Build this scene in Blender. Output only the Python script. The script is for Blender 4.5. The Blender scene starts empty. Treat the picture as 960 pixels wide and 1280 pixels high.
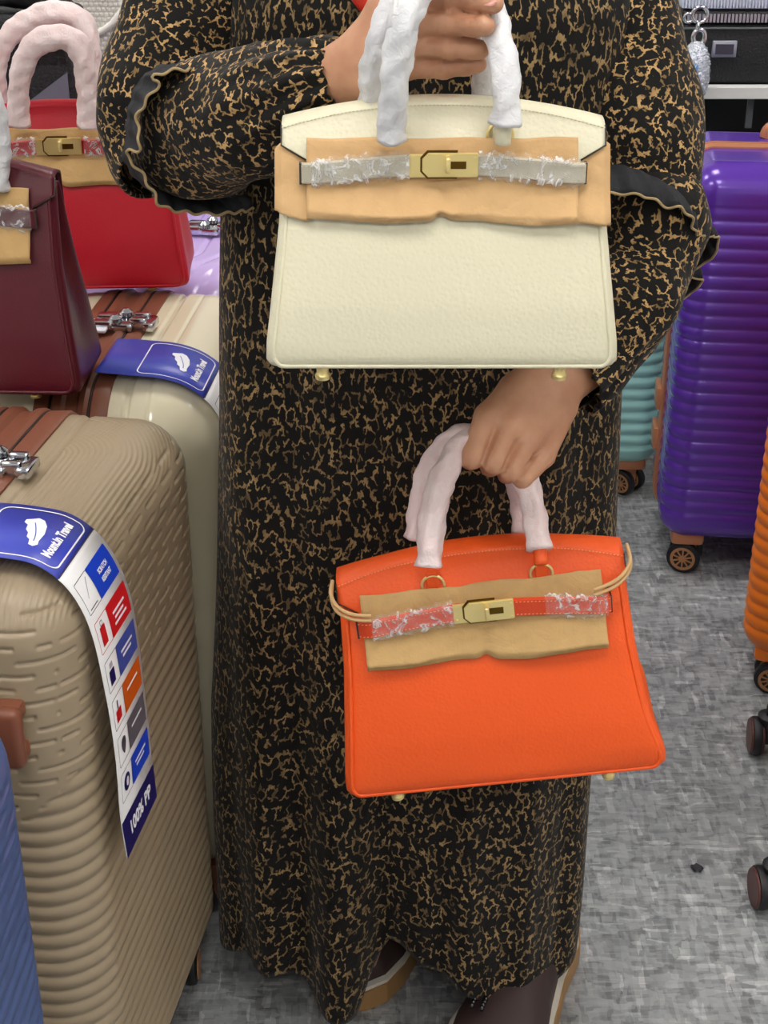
import bpy, bmesh, math, random
import numpy as np
from mathutils import Vector, Matrix, Euler

random.seed(7); np.random.seed(7)
SC = bpy.context.scene
COL = SC.collection
PI = math.pi
R_ = math.radians

# ------------------------------------------------------------------ camera, world, exposure
CAM_H, PITCH, FPX = 1.40, R_(27.0), 1922.0
cam = bpy.data.cameras.new('camera'); cam_o = bpy.data.objects.new('camera', cam); COL.objects.link(cam_o)
cam.sensor_fit = 'VERTICAL'; cam.sensor_height = 32.0; cam.sensor_width = 24.0
cam.lens = 32.0 * FPX / 1280.0
cam.clip_start = 0.02
cam_o.location = (0, 0, CAM_H); cam_o.rotation_euler = (PI/2 - PITCH, 0, 0)
SC.camera = cam_o
w = bpy.data.worlds.new('world'); SC.world = w; w.use_nodes = True
w.node_tree.nodes['Background'].inputs[0].default_value = (0.75, 0.8, 0.9, 1)
w.node_tree.nodes['Background'].inputs[1].default_value = 0.3
SC.view_settings.view_transform = 'Standard'
SC.view_settings.look = 'None'
SC.view_settings.exposure = 0.28
SC.view_settings.gamma = 1.0
LAMP = 13.0          # radiance of the ceiling panels

# ------------------------------------------------------------------ helpers
def at(u, v, Y):
    """world point at depth Y along the line of sight through photo pixel (u, v)"""
    dx = (u-480)/FPX; dz = -(v-640)/FPX
    d = (dx, math.cos(PITCH)+dz*math.sin(PITCH), -math.sin(PITCH)+dz*math.cos(PITCH))
    t = Y/d[1]
    return Vector((d[0]*t, Y, CAM_H+d[2]*t))

def hexc(h):
    h = h.lstrip('#'); c = [int(h[i:i+2], 16)/255 for i in (0, 2, 4)]
    return tuple((x/12.92 if x <= 0.04045 else ((x+0.055)/1.055)**2.4) for x in c) + (1,)

class NT:
    def __init__(s, name):
        s.m = bpy.data.materials.new(name); s.m.use_nodes = True
        s.t = s.m.node_tree; s.n = s.t.nodes; s.b = s.n['Principled BSDF']; s.out = s.n['Material Output']
    def add(s, typ, **kw):
        n = s.n.new(typ)
        for k, v in kw.items():
            if k.startswith('i_'): 
                key = k[2:]; key = int(key) if key.isdigit() else key.replace('_', ' ')
                n.inputs[key].default_value = v
            else: setattr(n, k, v)
        return n
    def link(s, a, b): s.t.links.new(a, b)
    def math(s, op, a, b=None, clamp=False):
        n = s.n.new('ShaderNodeMath'); n.operation = op; n.use_clamp = clamp
        for i, x in enumerate((a, b)):
            if x is None: continue
            if isinstance(x, (int, float)): n.inputs[i].default_value = x
            else: s.link(x, n.inputs[i])
        return n.outputs[0]
    def ramp(s, fac, stops, interp='LINEAR'):
        n = s.n.new('ShaderNodeValToRGB'); n.color_ramp.interpolation = interp
        e = n.color_ramp.elements
        while len(e) < len(stops): e.new(0.5)
        for el, (p, c) in zip(e, stops): el.position = p; el.color = c if len(c) == 4 else tuple(c)+(1,)
        s.link(fac, n.inputs[0]); return n.outputs[0]
    def mix(s, fac, a, b):
        n = s.n.new('ShaderNodeMix'); n.data_type = 'RGBA'
        for i, x in ((0, fac), (6, a), (7, b)):
            if isinstance(x, (int, float, tuple)): n.inputs[i].default_value = x
            else: s.link(x, n.inputs[i])
        return n.outputs[2]
    def coords(s, kind='Object', scale=(1, 1, 1)):
        tc = s.n.new('ShaderNodeTexCoord'); mp = s.n.new('ShaderNodeMapping'); mp.inputs['Scale'].default_value = scale
        s.link(tc.outputs[kind], mp.inputs[0]); return mp.outputs[0]
    def bump(s, h, strength=0.3, dist=0.001):
        n = s.n.new('ShaderNodeBump'); n.inputs['Strength'].default_value = strength; n.inputs['Distance'].default_value = dist
        s.link(h, n.inputs['Height']); s.link(n.outputs[0], s.b.inputs['Normal']); return n

def plain(name, col, rough=0.5, metal=0.0, spec=0.5, coat=0.0, noise=None, var=0.0, sss=0.0):
    """principled colour; noise=(scale, strength, distance) adds fine relief; var varies the tone a little"""
    t = NT(name); b = t.b
    c = hexc(col) if isinstance(col, str) else col
    b.inputs['Base Color'].default_value = c; b.inputs['Roughness'].default_value = rough
    b.inputs['Metallic'].default_value = metal; b.inputs['Specular IOR Level'].default_value = spec
    b.inputs['Coat Weight'].default_value = coat; b.inputs['Coat Roughness'].default_value = 0.15
    if sss: b.inputs['Subsurface Weight'].default_value = sss; b.inputs['Subsurface Radius'].default_value = (0.006, 0.003, 0.002)
    co = t.coords()
    if noise:
        n = t.add('ShaderNodeTexNoise', i_Scale=noise[0], i_Detail=4.0); t.link(co, n.inputs['Vector'])
        t.bump(n.outputs[0], noise[1], noise[2])
    if var:
        n = t.add('ShaderNodeTexNoise', i_Scale=9.0, i_Detail=5.0); t.link(co, n.inputs['Vector'])
        f = t.math('MULTIPLY_ADD', n.outputs[0], var); 
        hs = t.add('ShaderNodeHueSaturation'); hs.inputs['Color'].default_value = c
        t.link(t.math('ADD', t.math('MULTIPLY', t.math('SUBTRACT', n.outputs[0], 0.5), var*2), 1.0), hs.inputs['Value'])
        t.link(hs.outputs[0], b.inputs['Base Color'])
    return t.m

def leather(name, col, rough=0.42, scale=420, strength=0.35, smooth_top=True):
    t = NT(name); b = t.b
    b.inputs['Base Color'].default_value = hexc(col); b.inputs['Roughness'].default_value = rough
    b.inputs['Specular IOR Level'].default_value = 0.4
    co = t.coords()
    v = t.add('ShaderNodeTexVoronoi', i_Scale=scale); v.feature = 'SMOOTH_F1'
    n = t.add('ShaderNodeTexNoise', i_Scale=14.0, i_Detail=2.0); t.link(co, n.inputs['Vector'])
    t.link(co, v.inputs['Vector'])
    h = t.math('MULTIPLY', v.outputs['Distance'], t.math('ADD', n.outputs[0], 0.1))
    t.bump(h, strength, 0.0012)
    return t.m

def mesh_obj(name, verts, faces, m=None, parent=None, smooth=True, uvs=None):
    me = bpy.data.meshes.new(name)
    me.from_pydata([tuple(v) for v in verts], [], [tuple(f) for f in faces])
    if smooth: me.polygons.foreach_set('use_smooth', [True]*len(me.polygons))
    if uvs is not None:
        ul = me.uv_layers.new(name='UVMap')
        li = np.zeros(len(me.loops), dtype=np.int32); me.loops.foreach_get('vertex_index', li)
        ul.data.foreach_set('uv', np.asarray(uvs, dtype=np.float32)[li].ravel())
    me.update()
    return link(name, me, m, parent)

def link(name, me, m=None, parent=None):
    o = bpy.data.objects.new(name, me); COL.objects.link(o)
    if m: me.materials.append(m)
    if parent: o.parent = parent
    return o

def bm_obj(name, bm, m=None, parent=None, smooth=False, angle=None):
    me = bpy.data.meshes.new(name); bm.normal_update(); bm.to_mesh(me); bm.free()
    if smooth: me.polygons.foreach_set('use_smooth', [True]*len(me.polygons))
    o = link(name, me, m, parent)
    if angle is not None: me.set_sharp_from_angle(angle=angle)
    return o

def thing(name, label, cat, loc=(0, 0, 0), rot=(0, 0, 0), group=None):
    o = bpy.data.objects.new(name, None); COL.objects.link(o); o.empty_display_size = 0.05
    o.location = loc; o.rotation_euler = rot
    return tag(o, label, cat, group)

def tag(o, label=None, cat=None, group=None, kind=None):
    if label: o['label'] = label
    if cat: o['category'] = cat
    if group: o['group'] = group
    if kind: o['kind'] = kind
    return o

def add_box(bm, lo, hi, bevel=0.0, seg=2, mat=None):
    r = bmesh.ops.create_cube(bm, size=1.0)
    vs = r['verts']
    for v in vs: v.co = Vector([(lo[i]+hi[i])/2 + v.co[i]*(hi[i]-lo[i]) for i in range(3)])
    if bevel > 0:
        es = list({e for v in vs for e in v.link_edges})
        r2 = bmesh.ops.bevel(bm, geom=es, offset=bevel, segments=seg, affect='EDGES', profile=0.5)
        vs = list({v for f in r2['faces'] for v in f.verts} | {v for v in vs if v.is_valid})
    if mat is not None:
        for v in vs: v.co = mat @ v.co
    return vs

def box(name, lo, hi, m, parent=None, bevel=0.0, seg=2, smooth=False):
    bm = bmesh.new(); add_box(bm, lo, hi, bevel, seg)
    return bm_obj(name, bm, m, parent, smooth=smooth, angle=0.6 if smooth else None)

def add_lathe(bm, prof, n=24, mat=None):
    """prof: list of (radius, height) revolved round Z; mat places it"""
    rings = []
    for r, h in prof:
        ring = [bm.verts.new((r*math.cos(2*PI*i/n), r*math.sin(2*PI*i/n), h)) for i in range(n)]
        if mat is not None:
            for v in ring: v.co = mat @ v.co
        rings.append(ring)
    for a, b in zip(rings, rings[1:]):
        for i in range(n): bm.faces.new((a[i], a[(i+1) % n], b[(i+1) % n], b[i]))
    bm.faces.new(list(reversed(rings[0]))); bm.faces.new(rings[-1])

def catmull(pts, n=8):
    pts = [Vector(p) for p in pts]; out = []
    for i in range(len(pts)-1):
        p0 = pts[max(i-1, 0)]; p1 = pts[i]; p2 = pts[i+1]; p3 = pts[min(i+2, len(pts)-1)]
        for k in range(n):
            t = k/n
            out.append(0.5*((2*p1)+(p2-p0)*t+(2*p0-5*p1+4*p2-p3)*t*t+(3*p1-p0-3*p2+p3)*t**3))
    out.append(pts[-1]); return out

def interp(xs, ys, x): return float(np.interp(x, xs, ys))

def sweep(path, radius, n=16, cap=True, ref=Vector((0, 0, 1)), closed=False):
    """tube along path; radius(i_frac, theta) -> metres (or a number). returns verts, faces, uvs"""
    path = [Vector(p) for p in path]; N = len(path); verts = []; faces = []; uvs = []
    if not callable(radius): rr = radius; radius = lambda f, th: rr
    L = [0.0]
    for a, b in zip(path, path[1:]): L.append(L[-1]+(b-a).length)
    tg = []
    for i in range(N):
        if closed: t = path[(i+1) % N]-path[(i-1) % N]
        else: t = path[min(i+1, N-1)]-path[max(i-1, 0)]
        tg.append(t.normalized())
    u = ref - tg[0]*ref.dot(tg[0])
    if u.length < 1e-4: u = Vector((1, 0, 0)) - tg[0]*tg[0].x
    u.normalize()
    for i in range(N):
        u = (u - tg[i]*u.dot(tg[i])).normalized(); v = tg[i].cross(u)
        for k in range(n):
            th = 2*PI*k/n; r = radius(L[i]/max(L[-1], 1e-6), th)
            verts.append(path[i]+(u*math.cos(th)+v*math.sin(th))*r)
            uvs.append((abs(th/PI-1)*PI*0.045, L[i]))
    M = N if closed else N-1
    for i in range(M):
        for k in range(n):
            a = i*n+k; b = i*n+(k+1) % n; j = (i+1) % N
            faces.append((a, b, j*n+(k+1) % n, j*n+k))
    if cap and not closed:
        faces.append(tuple(reversed(range(n)))); faces.append(tuple((N-1)*n+k for k in range(n)))
    return verts, faces, uvs

def tube(name, path, radius, m, parent=None, n=12, smooth_n=0, closed=False):
    if smooth_n: path = catmull(path, smooth_n)
    v, f, uv = sweep(path, radius, n, closed=closed)
    return mesh_obj(name, v, f, m, parent, uvs=uv)

class NoiseSum:
    """cheap smooth pseudo noise from a few fixed sine waves (numpy friendly)"""
    def __init__(s, seed, freq, k=7):
        r = np.random.RandomState(seed); s.d = r.normal(size=(k, 3)); s.d /= np.linalg.norm(s.d, axis=1)[:, None]
        s.f = freq*(0.6+1.2*r.rand(k)); s.p = r.rand(k)*6.28; s.k = k
    def __call__(s, P):
        P = np.asarray(P, dtype=float)
        return sum(np.sin(P @ s.d[i]*s.f[i]+s.p[i]) for i in range(s.k))/math.sqrt(s.k)

def text_mesh(body, size, bold=0.0, align='CENTER'):
    c = bpy.data.curves.new('lettering', 'FONT'); c.body = body; c.size = size; c.align_x = align; c.align_y = 'CENTER'
    c.offset = bold; c.resolution_u = 3
    o = bpy.data.objects.new('lettering', c); COL.objects.link(o)
    me = bpy.data.meshes.new_from_object(o)
    V = [v.co.copy() for v in me.vertices]; F = [tuple(p.vertices) for p in me.polygons]
    bpy.data.objects.remove(o); bpy.data.curves.remove(c); bpy.data.meshes.remove(me)
    return V, F

# ------------------------------------------------------------------ materials
def floor_mat():
    t = NT('vinyl_floor'); b = t.b
    tc = t.n.new('ShaderNodeTexCoord')
    def layer(sx, sy, off):
        mp = t.n.new('ShaderNodeMapping'); mp.inputs['Scale'].default_value = (sx, sy, 1); mp.inputs['Location'].default_value = (off, off*1.7, 0)
        nz = t.add('ShaderNodeTexNoise', i_Scale=30.0, i_Detail=2.0); t.link(tc.outputs['Object'], nz.inputs['Vector'])
        vm = t.n.new('ShaderNodeVectorMath'); vm.operation = 'MULTIPLY_ADD'; vm.inputs[1].default_value = (0.004, 0.004, 0)
        t.link(nz.outputs['Color'], vm.inputs[0]); t.link(tc.outputs['Object'], vm.inputs[2]); t.link(vm.outputs[0], mp.inputs[0])
        v = t.add('ShaderNodeTexVoronoi', i_Scale=1.0, i_Randomness=1.0); v.distance = 'CHEBYCHEV'; t.link(mp.outputs[0], v.inputs['Vector'])
        sp = t.n.new('ShaderNodeSeparateColor'); t.link(v.outputs['Color'], sp.inputs[0]); return sp.outputs[0]
    a = layer(36, 150, 0); c = layer(150, 36, 3.1); d = layer(55, 75, 7.7)
    # bright and dark dashes over a middle grey
    la = t.ramp(a, [(0.0, (0.0,)*3), (0.5, (0.35,)*3), (0.9, (0.5,)*3), (1.0, (1,)*3)])
    lc = t.ramp(c, [(0.0, (0.0,)*3), (0.5, (0.35,)*3), (0.9, (0.5,)*3), (1.0, (1,)*3)])
    s = t.math('ADD', t.math('ADD', t.math('MULTIPLY', la, 0.42), t.math('MULTIPLY', lc, 0.42)), t.math('MULTIPLY', d, 0.22))
    big = t.add('ShaderNodeTexNoise', i_Scale=3.0, i_Detail=4.0); t.link(tc.outputs['Object'], big.inputs['Vector'])
    s = t.math('ADD', s, t.math('MULTIPLY', t.math('SUBTRACT', big.outputs[0], 0.5), 0.12))
    col = t.ramp(s, [(0.12, hexc('#707274')), (0.38, hexc('#979a9c')), (0.58, hexc('#a9abad')), (0.85, hexc('#cbcdce'))])
    t.link(col, b.inputs['Base Color']); b.inputs['Roughness'].default_value = 0.42; b.inputs['Specular IOR Level'].default_value = 0.35
    t.bump(s, 0.06, 0.001)
    return t.m

def gown_mat(name, bright='#a0845a', dim='#604f36', sx=1.0, sy=1.0, thr=0.5):
    """black cloth printed with short branching tan squiggles (UV in metres)"""
    t = NT(name); b = t.b
    tc = t.n.new('ShaderNodeTexCoord')
    mp = t.n.new('ShaderNodeMapping'); mp.inputs['Scale'].default_value = (sx, sy, 1); t.link(tc.outputs['UV'], mp.inputs[0])
    nz = t.add('ShaderNodeTexNoise', i_Scale=190.0, i_Detail=2.0); t.link(mp.outputs[0], nz.inputs['Vector'])
    vm = t.n.new('ShaderNodeVectorMath'); vm.operation = 'MULTIPLY_ADD'; vm.inputs[1].default_value = (0.0105, 0.0105, 0)
    t.link(nz.outputs['Color'], vm.inputs[0]); t.link(mp.outputs[0], vm.inputs[2])
    v = t.add('ShaderNodeTexVoronoi', i_Scale=104.0); v.feature = 'DISTANCE_TO_EDGE'; v.voronoi_dimensions = '2D'; t.link(vm.outputs[0], v.inputs['Vector'])
    line = t.math('SUBTRACT', 1.0, t.ramp(v.outputs['Distance'], [(0.075, (0,)*3), (0.125, (1,)*3)]))
    nb = t.add('ShaderNodeTexNoise', i_Scale=122.0, i_Detail=0.0)
    mq = t.n.new('ShaderNodeMapping'); mq.inputs['Location'].default_value = (3.3, 1.7, 0); t.link(mp.outputs[0], mq.inputs[0]); t.link(mq.outputs[0], nb.inputs['Vector'])
    mask = t.ramp(nb.outputs[0], [(thr-0.02, (0,)*3), (thr+0.02, (1,)*3)])
    f = t.math('MULTIPLY', line, mask)
    nc = t.add('ShaderNodeTexNoise', i_Scale=60.0, i_Detail=1.0); t.link(mp.outputs[0], nc.inputs['Vector'])
    tan = t.mix(t.ramp(nc.outputs[0], [(0.35, (0,)*3), (0.62, (1,)*3)]), hexc(dim), hexc(bright))
    col = t.mix(f, hexc('#100f0d'), tan)
    t.link(col, b.inputs['Base Color']); b.inputs['Roughness'].default_value = 0.8; b.inputs['Specular IOR Level'].default_value = 0.2
    b.inputs['Sheen Weight'].default_value = 0.08
    cr = t.add('ShaderNodeTexNoise', i_Scale=28.0, i_Detail=5.0)
    t.link(tc.outputs['Object'], cr.inputs['Vector']); t.bump(cr.outputs[0], 0.35, 0.012)
    return t.m

def film_mat(name, lo=0.12, hi=0.75):
    t = NT(name); t.n.remove(t.b)
    co = t.coords()
    n1 = t.add('ShaderNodeTexNoise', i_Scale=70.0, i_Detail=6.0, i_Distortion=1.6); t.link(co, n1.inputs['Vector'])
    v = t.add('ShaderNodeTexVoronoi', i_Scale=95.0); t.link(co, v.inputs['Vector'])
    h = t.math('ADD', n1.outputs[0], t.math('MULTIPLY', v.outputs['Distance'], 0.6))
    p = t.n.new('ShaderNodeBsdfPrincipled'); p.inputs['Base Color'].default_value = (0.86, 0.86, 0.86, 1); p.inputs['Roughness'].default_value = 0.12
    p.inputs['Specular IOR Level'].default_value = 1.0
    bp = t.n.new('ShaderNodeBump'); bp.inputs['Strength'].default_value = 1.0; bp.inputs['Distance'].default_value = 0.004
    t.link(h, bp.inputs['Height']); t.link(bp.outputs[0], p.inputs['Normal'])
    tr = t.n.new('ShaderNodeBsdfTransparent'); mx = t.n.new('ShaderNodeMixShader')
    f = t.ramp(n1.outputs[0], [(0.46, (lo,)*3), (0.54, (lo+0.1,)*3), (0.60, (hi,)*3), (0.68, (lo+0.05,)*3)])
    t.link(f, mx.inputs[0]); t.link(tr.outputs[0], mx.inputs[1]); t.link(p.outputs[0], mx.inputs[2]); t.link(mx.outputs[0], t.out.inputs[0])
    return t.m

def skin_mat(name, c1, c2):
    t = NT(name); b = t.b; co = t.coords()
    n = t.add('ShaderNodeTexNoise', i_Scale=38.0, i_Detail=4.0); t.link(co, n.inputs['Vector'])
    t.link(t.mix(t.ramp(n.outputs[0], [(0.38, (0,)*3), (0.66, (1,)*3)]), hexc(c1), hexc(c2)), b.inputs['Base Color'])
    b.inputs['Roughness'].default_value = 0.5; b.inputs['Subsurface Weight'].default_value = 0.12
    b.inputs['Subsurface Radius'].default_value = (0.006, 0.0025, 0.0015); b.inputs['Subsurface Scale'].default_value = 0.6
    v = t.add('ShaderNodeTexVoronoi', i_Scale=600.0); t.link(co, v.inputs['Vector'])
    w1 = t.add('ShaderNodeTexNoise', i_Scale=160.0, i_Detail=3.0); t.link(co, w1.inputs['Vector'])
    t.bump(t.math('ADD', t.math('MULTIPLY', v.outputs['Distance'], 0.4), w1.outputs[0]), 0.22, 0.0012)
    return t.m

def wrap_mat(name, col, tint):
    t = NT(name); b = t.b; co = t.coords()
    n = t.add('ShaderNodeTexNoise', i_Scale=40.0, i_Detail=3.0); t.link(co, n.inputs['Vector'])
    t.link(t.mix(t.ramp(n.outputs[0], [(0.42, (0,)*3), (0.66, (1,)*3)]), hexc(col), hexc(tint)), b.inputs['Base Color'])
    b.inputs['Roughness'].default_value = 0.34; b.inputs['Specular IOR Level'].default_value = 0.5
    b.inputs['Subsurface Weight'].default_value = 0.1; b.inputs['Subsurface Radius'].default_value = (0.004,)*3
    n2 = t.add('ShaderNodeTexNoise', i_Scale=120.0, i_Detail=5.0, i_Distortion=1.2); t.link(co, n2.inputs['Vector'])
    t.bump(n2.outputs[0], 0.55, 0.003)
    return t.m

def paper_mat(name, col):
    t = NT(name); b = t.b; co = t.coords()
    n = t.add('ShaderNodeTexNoise', i_Scale=60.0, i_Detail=6.0); t.link(co, n.inputs['Vector'])
    hs = t.add('ShaderNodeHueSaturation'); hs.inputs['Color'].default_value = hexc(col)
    t.link(t.math('ADD', t.math('MULTIPLY', n.outputs[0], 0.24), 0.88), hs.inputs['Value']); t.link(hs.outputs[0], b.inputs['Base Color'])
    b.inputs['Roughness'].default_value = 0.75; b.inputs['Specular IOR Level'].default_value = 0.2
    n2 = t.add('ShaderNodeTexNoise', i_Scale=300.0, i_Detail=2.0); t.link(co, n2.inputs['Vector'])
    n3 = t.add('ShaderNodeTexNoise', i_Scale=45.0, i_Detail=3.0, i_Distortion=0.8); t.link(co, n3.inputs['Vector'])
    t.bump(t.math('ADD', t.math('MULTIPLY', n2.outputs[0], 0.15), n3.outputs[0]), 0.5, 0.004)
    return t.m

M = {}
M['floor'] = floor_mat()
M['wall'] = plain('wall_paint', '#dcdcd9', 0.8, var=0.03)
M['dark_wall'] = plain('dark_panel', '#26262a', 0.7, var=0.05)
M['ceiling'] = plain('ceiling_paint', '#e6e6e4', 0.85)
M['gown'] = gown_mat('printed_gown', sx=1.12, sy=0.68, thr=0.46)
M['sleeve'] = gown_mat('printed_sleeve', bright='#c6a06c', dim='#7a623e', sx=1.12, sy=1.08, thr=0.47)
M['navy'] = plain('navy_ruffle', '#0d0e16', 0.75, noise=(300, 0.3, 0.002))
M['piping'] = plain('tan_piping', '#a08a62', 0.7)
M['skin'] = skin_mat('skin', '#bd8869', '#ca9878')
M['scarf'] = plain('red_scarf', '#d93a26', 0.55, noise=(60, 0.3, 0.004))
M['gold'] = plain('gold_metal', '#f5e09a', 0.28, 0.6)
M['chrome'] = plain('chrome', '#c9ccd2', 0.16, 1.0)
M['film'] = film_mat('clear_film')
M['paper'] = paper_mat('tan_tissue', '#d0aa7a')
M['paper_dark'] = paper_mat('brown_tissue', '#c3a06c')
M['wrap_white'] = wrap_mat('white_wrap', '#dfe0e4', '#eeeef0')
M['wrap_pink'] = wrap_mat('pink_white_wrap', '#e3cdcc', '#ead9d9')
M['leather_cream'] = leather('cream_leather', '#dfdabf', 0.40, scale=330, strength=0.55)
M['leather_orange'] = leather('orange_leather', '#f15c20', 0.45, scale=360, strength=0.45)
M['strap_orange'] = leather('strap_red_orange', '#d94a26', 0.4)
M['leather_red'] = leather('red_leather', '#bb1529', 0.42, strength=0.15)
M['leather_burgundy'] = leather('burgundy_leather', '#551522', 0.34, strength=0.25)
M['leather_black'] = leather('black_leather', '#101014', 0.4)
M['edge_dark'] = plain('dark_edge', '#3a332c', 0.6)
M['thread'] = plain('thread', '#cfc6ad', 0.8)
M['thread_orange'] = plain('orange_thread', '#f4a06a', 0.8)
M['brown_trim'] = plain('brown_trim', '#7d4935', 0.42, noise=(200, 0.1, 0.001))
M['brown_zip'] = plain('brown_zip', '#a8623c', 0.55, noise=(400, 0.25, 0.001))
M['brown_dark'] = plain('dark_seam', '#2a1712', 0.7)
M['copper'] = plain('copper_trim', '#bf7f5c', 0.35, 0.25)
M['tyre'] = plain('wheel_rubber', '#17161a', 0.5)
M['hub'] = plain('wheel_hub', '#a87850', 0.4)
M['hub_brown'] = plain('brown_disc', '#5a3029', 0.42)
M['shell_beige'] = plain('beige_shell', '#a08f76', 0.34, spec=0.5)
M['shell_cream'] = plain('cream_shell', '#e8dfc2', 0.16, coat=0.4)
M['shell_lilac'] = plain('lilac_shell', '#c4aee6', 0.2, coat=0.3)
M['shell_blue'] = plain('blue_shell', '#4e6191', 0.4)
M['shell_purple'] = plain('purple_shell', '#5b31a8', 0.22, 0.2, coat=0.4)
M['shell_mint'] = plain('mint_shell', '#a4dcd5', 0.3)
M['shell_orange'] = plain('orange_shell', '#ee7a1c', 0.3)
M['shell_brown'] = plain('brown_shell', '#3c2a26', 0.4)
M['tag_white'] = plain('tag_white', '#f2f1f3', 0.35)
M['tag_indigo'] = plain('tag_indigo', '#3c47b4', 0.35)
M['tag_blue'] = plain('tag_blue', '#1a45d2', 0.35)
M['tag_red'] = plain('tag_red', '#d61a22', 0.35)
M['tag_slate'] = plain('tag_slate_blue', '#4553a8', 0.35)
M['tag_orange'] = plain('tag_orange', '#dd5f12', 0.35)
M['tag_grey'] = plain('tag_grey', '#66606a', 0.35)
M['tag_navy'] = plain('tag_navy', '#1d1660', 0.35)
M['tag_print'] = plain('tag_print_white', '#f4f4fb', 0.5)
M['tag_line'] = plain('tag_line_dark', '#4b4652', 0.5)
M['tag_pale'] = plain('tag_pale', '#e9e9f2', 0.4)
M['shoe_upper'] = plain('shoe_brown', '#3a2a29', 0.6, noise=(250, 0.15, 0.001))
M['shoe_sole'] = plain('shoe_sole_tan', '#a07a4c', 0.5)
M['shoe_welt'] = plain('shoe_welt_white', '#d9d3c6', 0.5)
M['jet'] = plain('jet_bead', '#121214', 0.12, coat=0.8)
M['shelf_white'] = plain('shelf_white', '#d8d8d6', 0.5)
M['shelf_grey'] = plain('shelf_grey', '#55595c', 0.5)
M['black_plastic'] = plain('black_plastic', '#0d0d10', 0.45)
M['black_fabric'] = plain('black_fabric', '#101117', 0.6, noise=(220, 0.6, 0.004))
M['slate'] = plain('slate_panel', '#6a6c7c', 0.5)
M['knit_white'] = plain('woven_white', '#e4e2dc', 0.65)
M['silver_cloth'] = plain('silver_ribbed', '#c3c9dc', 0.4)
M['crystal'] = plain('crystal', '#dfe5f2', 0.12, 0.7, coat=0.6, noise=(260, 1.0, 0.006))
M['crystal_blue'] = plain('crystal_blue', '#5f8fc4', 0.1, 0.4, coat=0.6)
M['plate_silver'] = plain('plate_silver', '#a9adbb', 0.3, 0.6)
M['plate_dark'] = plain('plate_dark', '#3b3a48', 0.4)
M['leather_grey'] = leather('grey_leather', '#5f666e', 0.45)
M['crumb'] = plain('dark_crumb', '#33333a', 0.8)
M['metal_frame'] = plain('light_frame', '#dcdcdc', 0.4)

def lamp_mat():
    t = NT('lamp_diffuser'); b = t.b
    b.inputs['Base Color'].default_value = (0.9, 0.9, 0.9, 1)
    b.inputs['Emission Color'].default_value = (1.0, 0.965, 0.92, 1); b.inputs['Emission Strength'].default_value = LAMP
    return t.m
M['lamp'] = lamp_mat()

# ------------------------------------------------------------------ the room
X0, X1, Y0, Y1, HC = -2.4, 2.6, -2.6, 3.75, 2.75
def structure(o): o['kind'] = 'structure'; return o
structure(box('floor', (X0, Y0, -0.05), (X1, Y1, 0), M['floor']))
structure(box('ceiling', (X0, Y0, HC), (X1, Y1, HC+0.05), M['ceiling']))
structure(box('wall_back', (X0, Y1, 0), (X1, Y1+0.05, HC), M['wall']))
structure(box('wall_front', (X0, Y0-0.05, 0), (X1, Y0, HC), M['wall']))
structure(box('wall_left', (X0-0.05, Y0, 0), (X0, Y1, HC), M['wall']))
structure(box('wall_right', (X1, Y0, 0), (X1+0.05, Y1, HC), M['wall']))
structure(box('baseboard_back', (X0, Y1-0.012, 0), (X1, Y1, 0.08), M['shelf_grey']))
structure(box('baseboard_left', (X0, Y0, 0), (X0+0.012, Y1-0.012, 0.08), M['shelf_grey']))
structure(box('baseboard_right', (X1-0.012, Y0, 0), (X1, Y1-0.012, 0.08), M['shelf_grey']))
NAMES = ['near left', 'near middle', 'near right', 'middle left', 'centre', 'middle right', 'far left', 'far middle', 'far right']
k = 0
for yy in (-1.2, 0.55, 2.5):
    for xx in (-1.5, 0.1, 1.7):
        t = thing('ceiling_light', 'square white ceiling light panel, %s one of the nine' % NAMES[k], 'light', (xx, yy, HC), group='ceiling light panels')
        bm = bmesh.new()
        s = 0.31
        for lo, hi in (((-s, -s, -0.03), (s, -s+0.02, 0)), ((-s, s-0.02, -0.03), (s, s, 0)), ((-s, -s+0.02, -0.03), (-s+0.02, s-0.02, 0)), ((s-0.02, -s+0.02, -0.03), (s, s-0.02, 0))):
            add_box(bm, lo, hi)
        bm_obj('frame', bm, M['metal_frame'], t)
        box('diffuser', (-s+0.02, -s+0.02, -0.022), (s-0.02, s-0.02, -0.004), M['lamp'], t)
        k += 1

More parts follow.
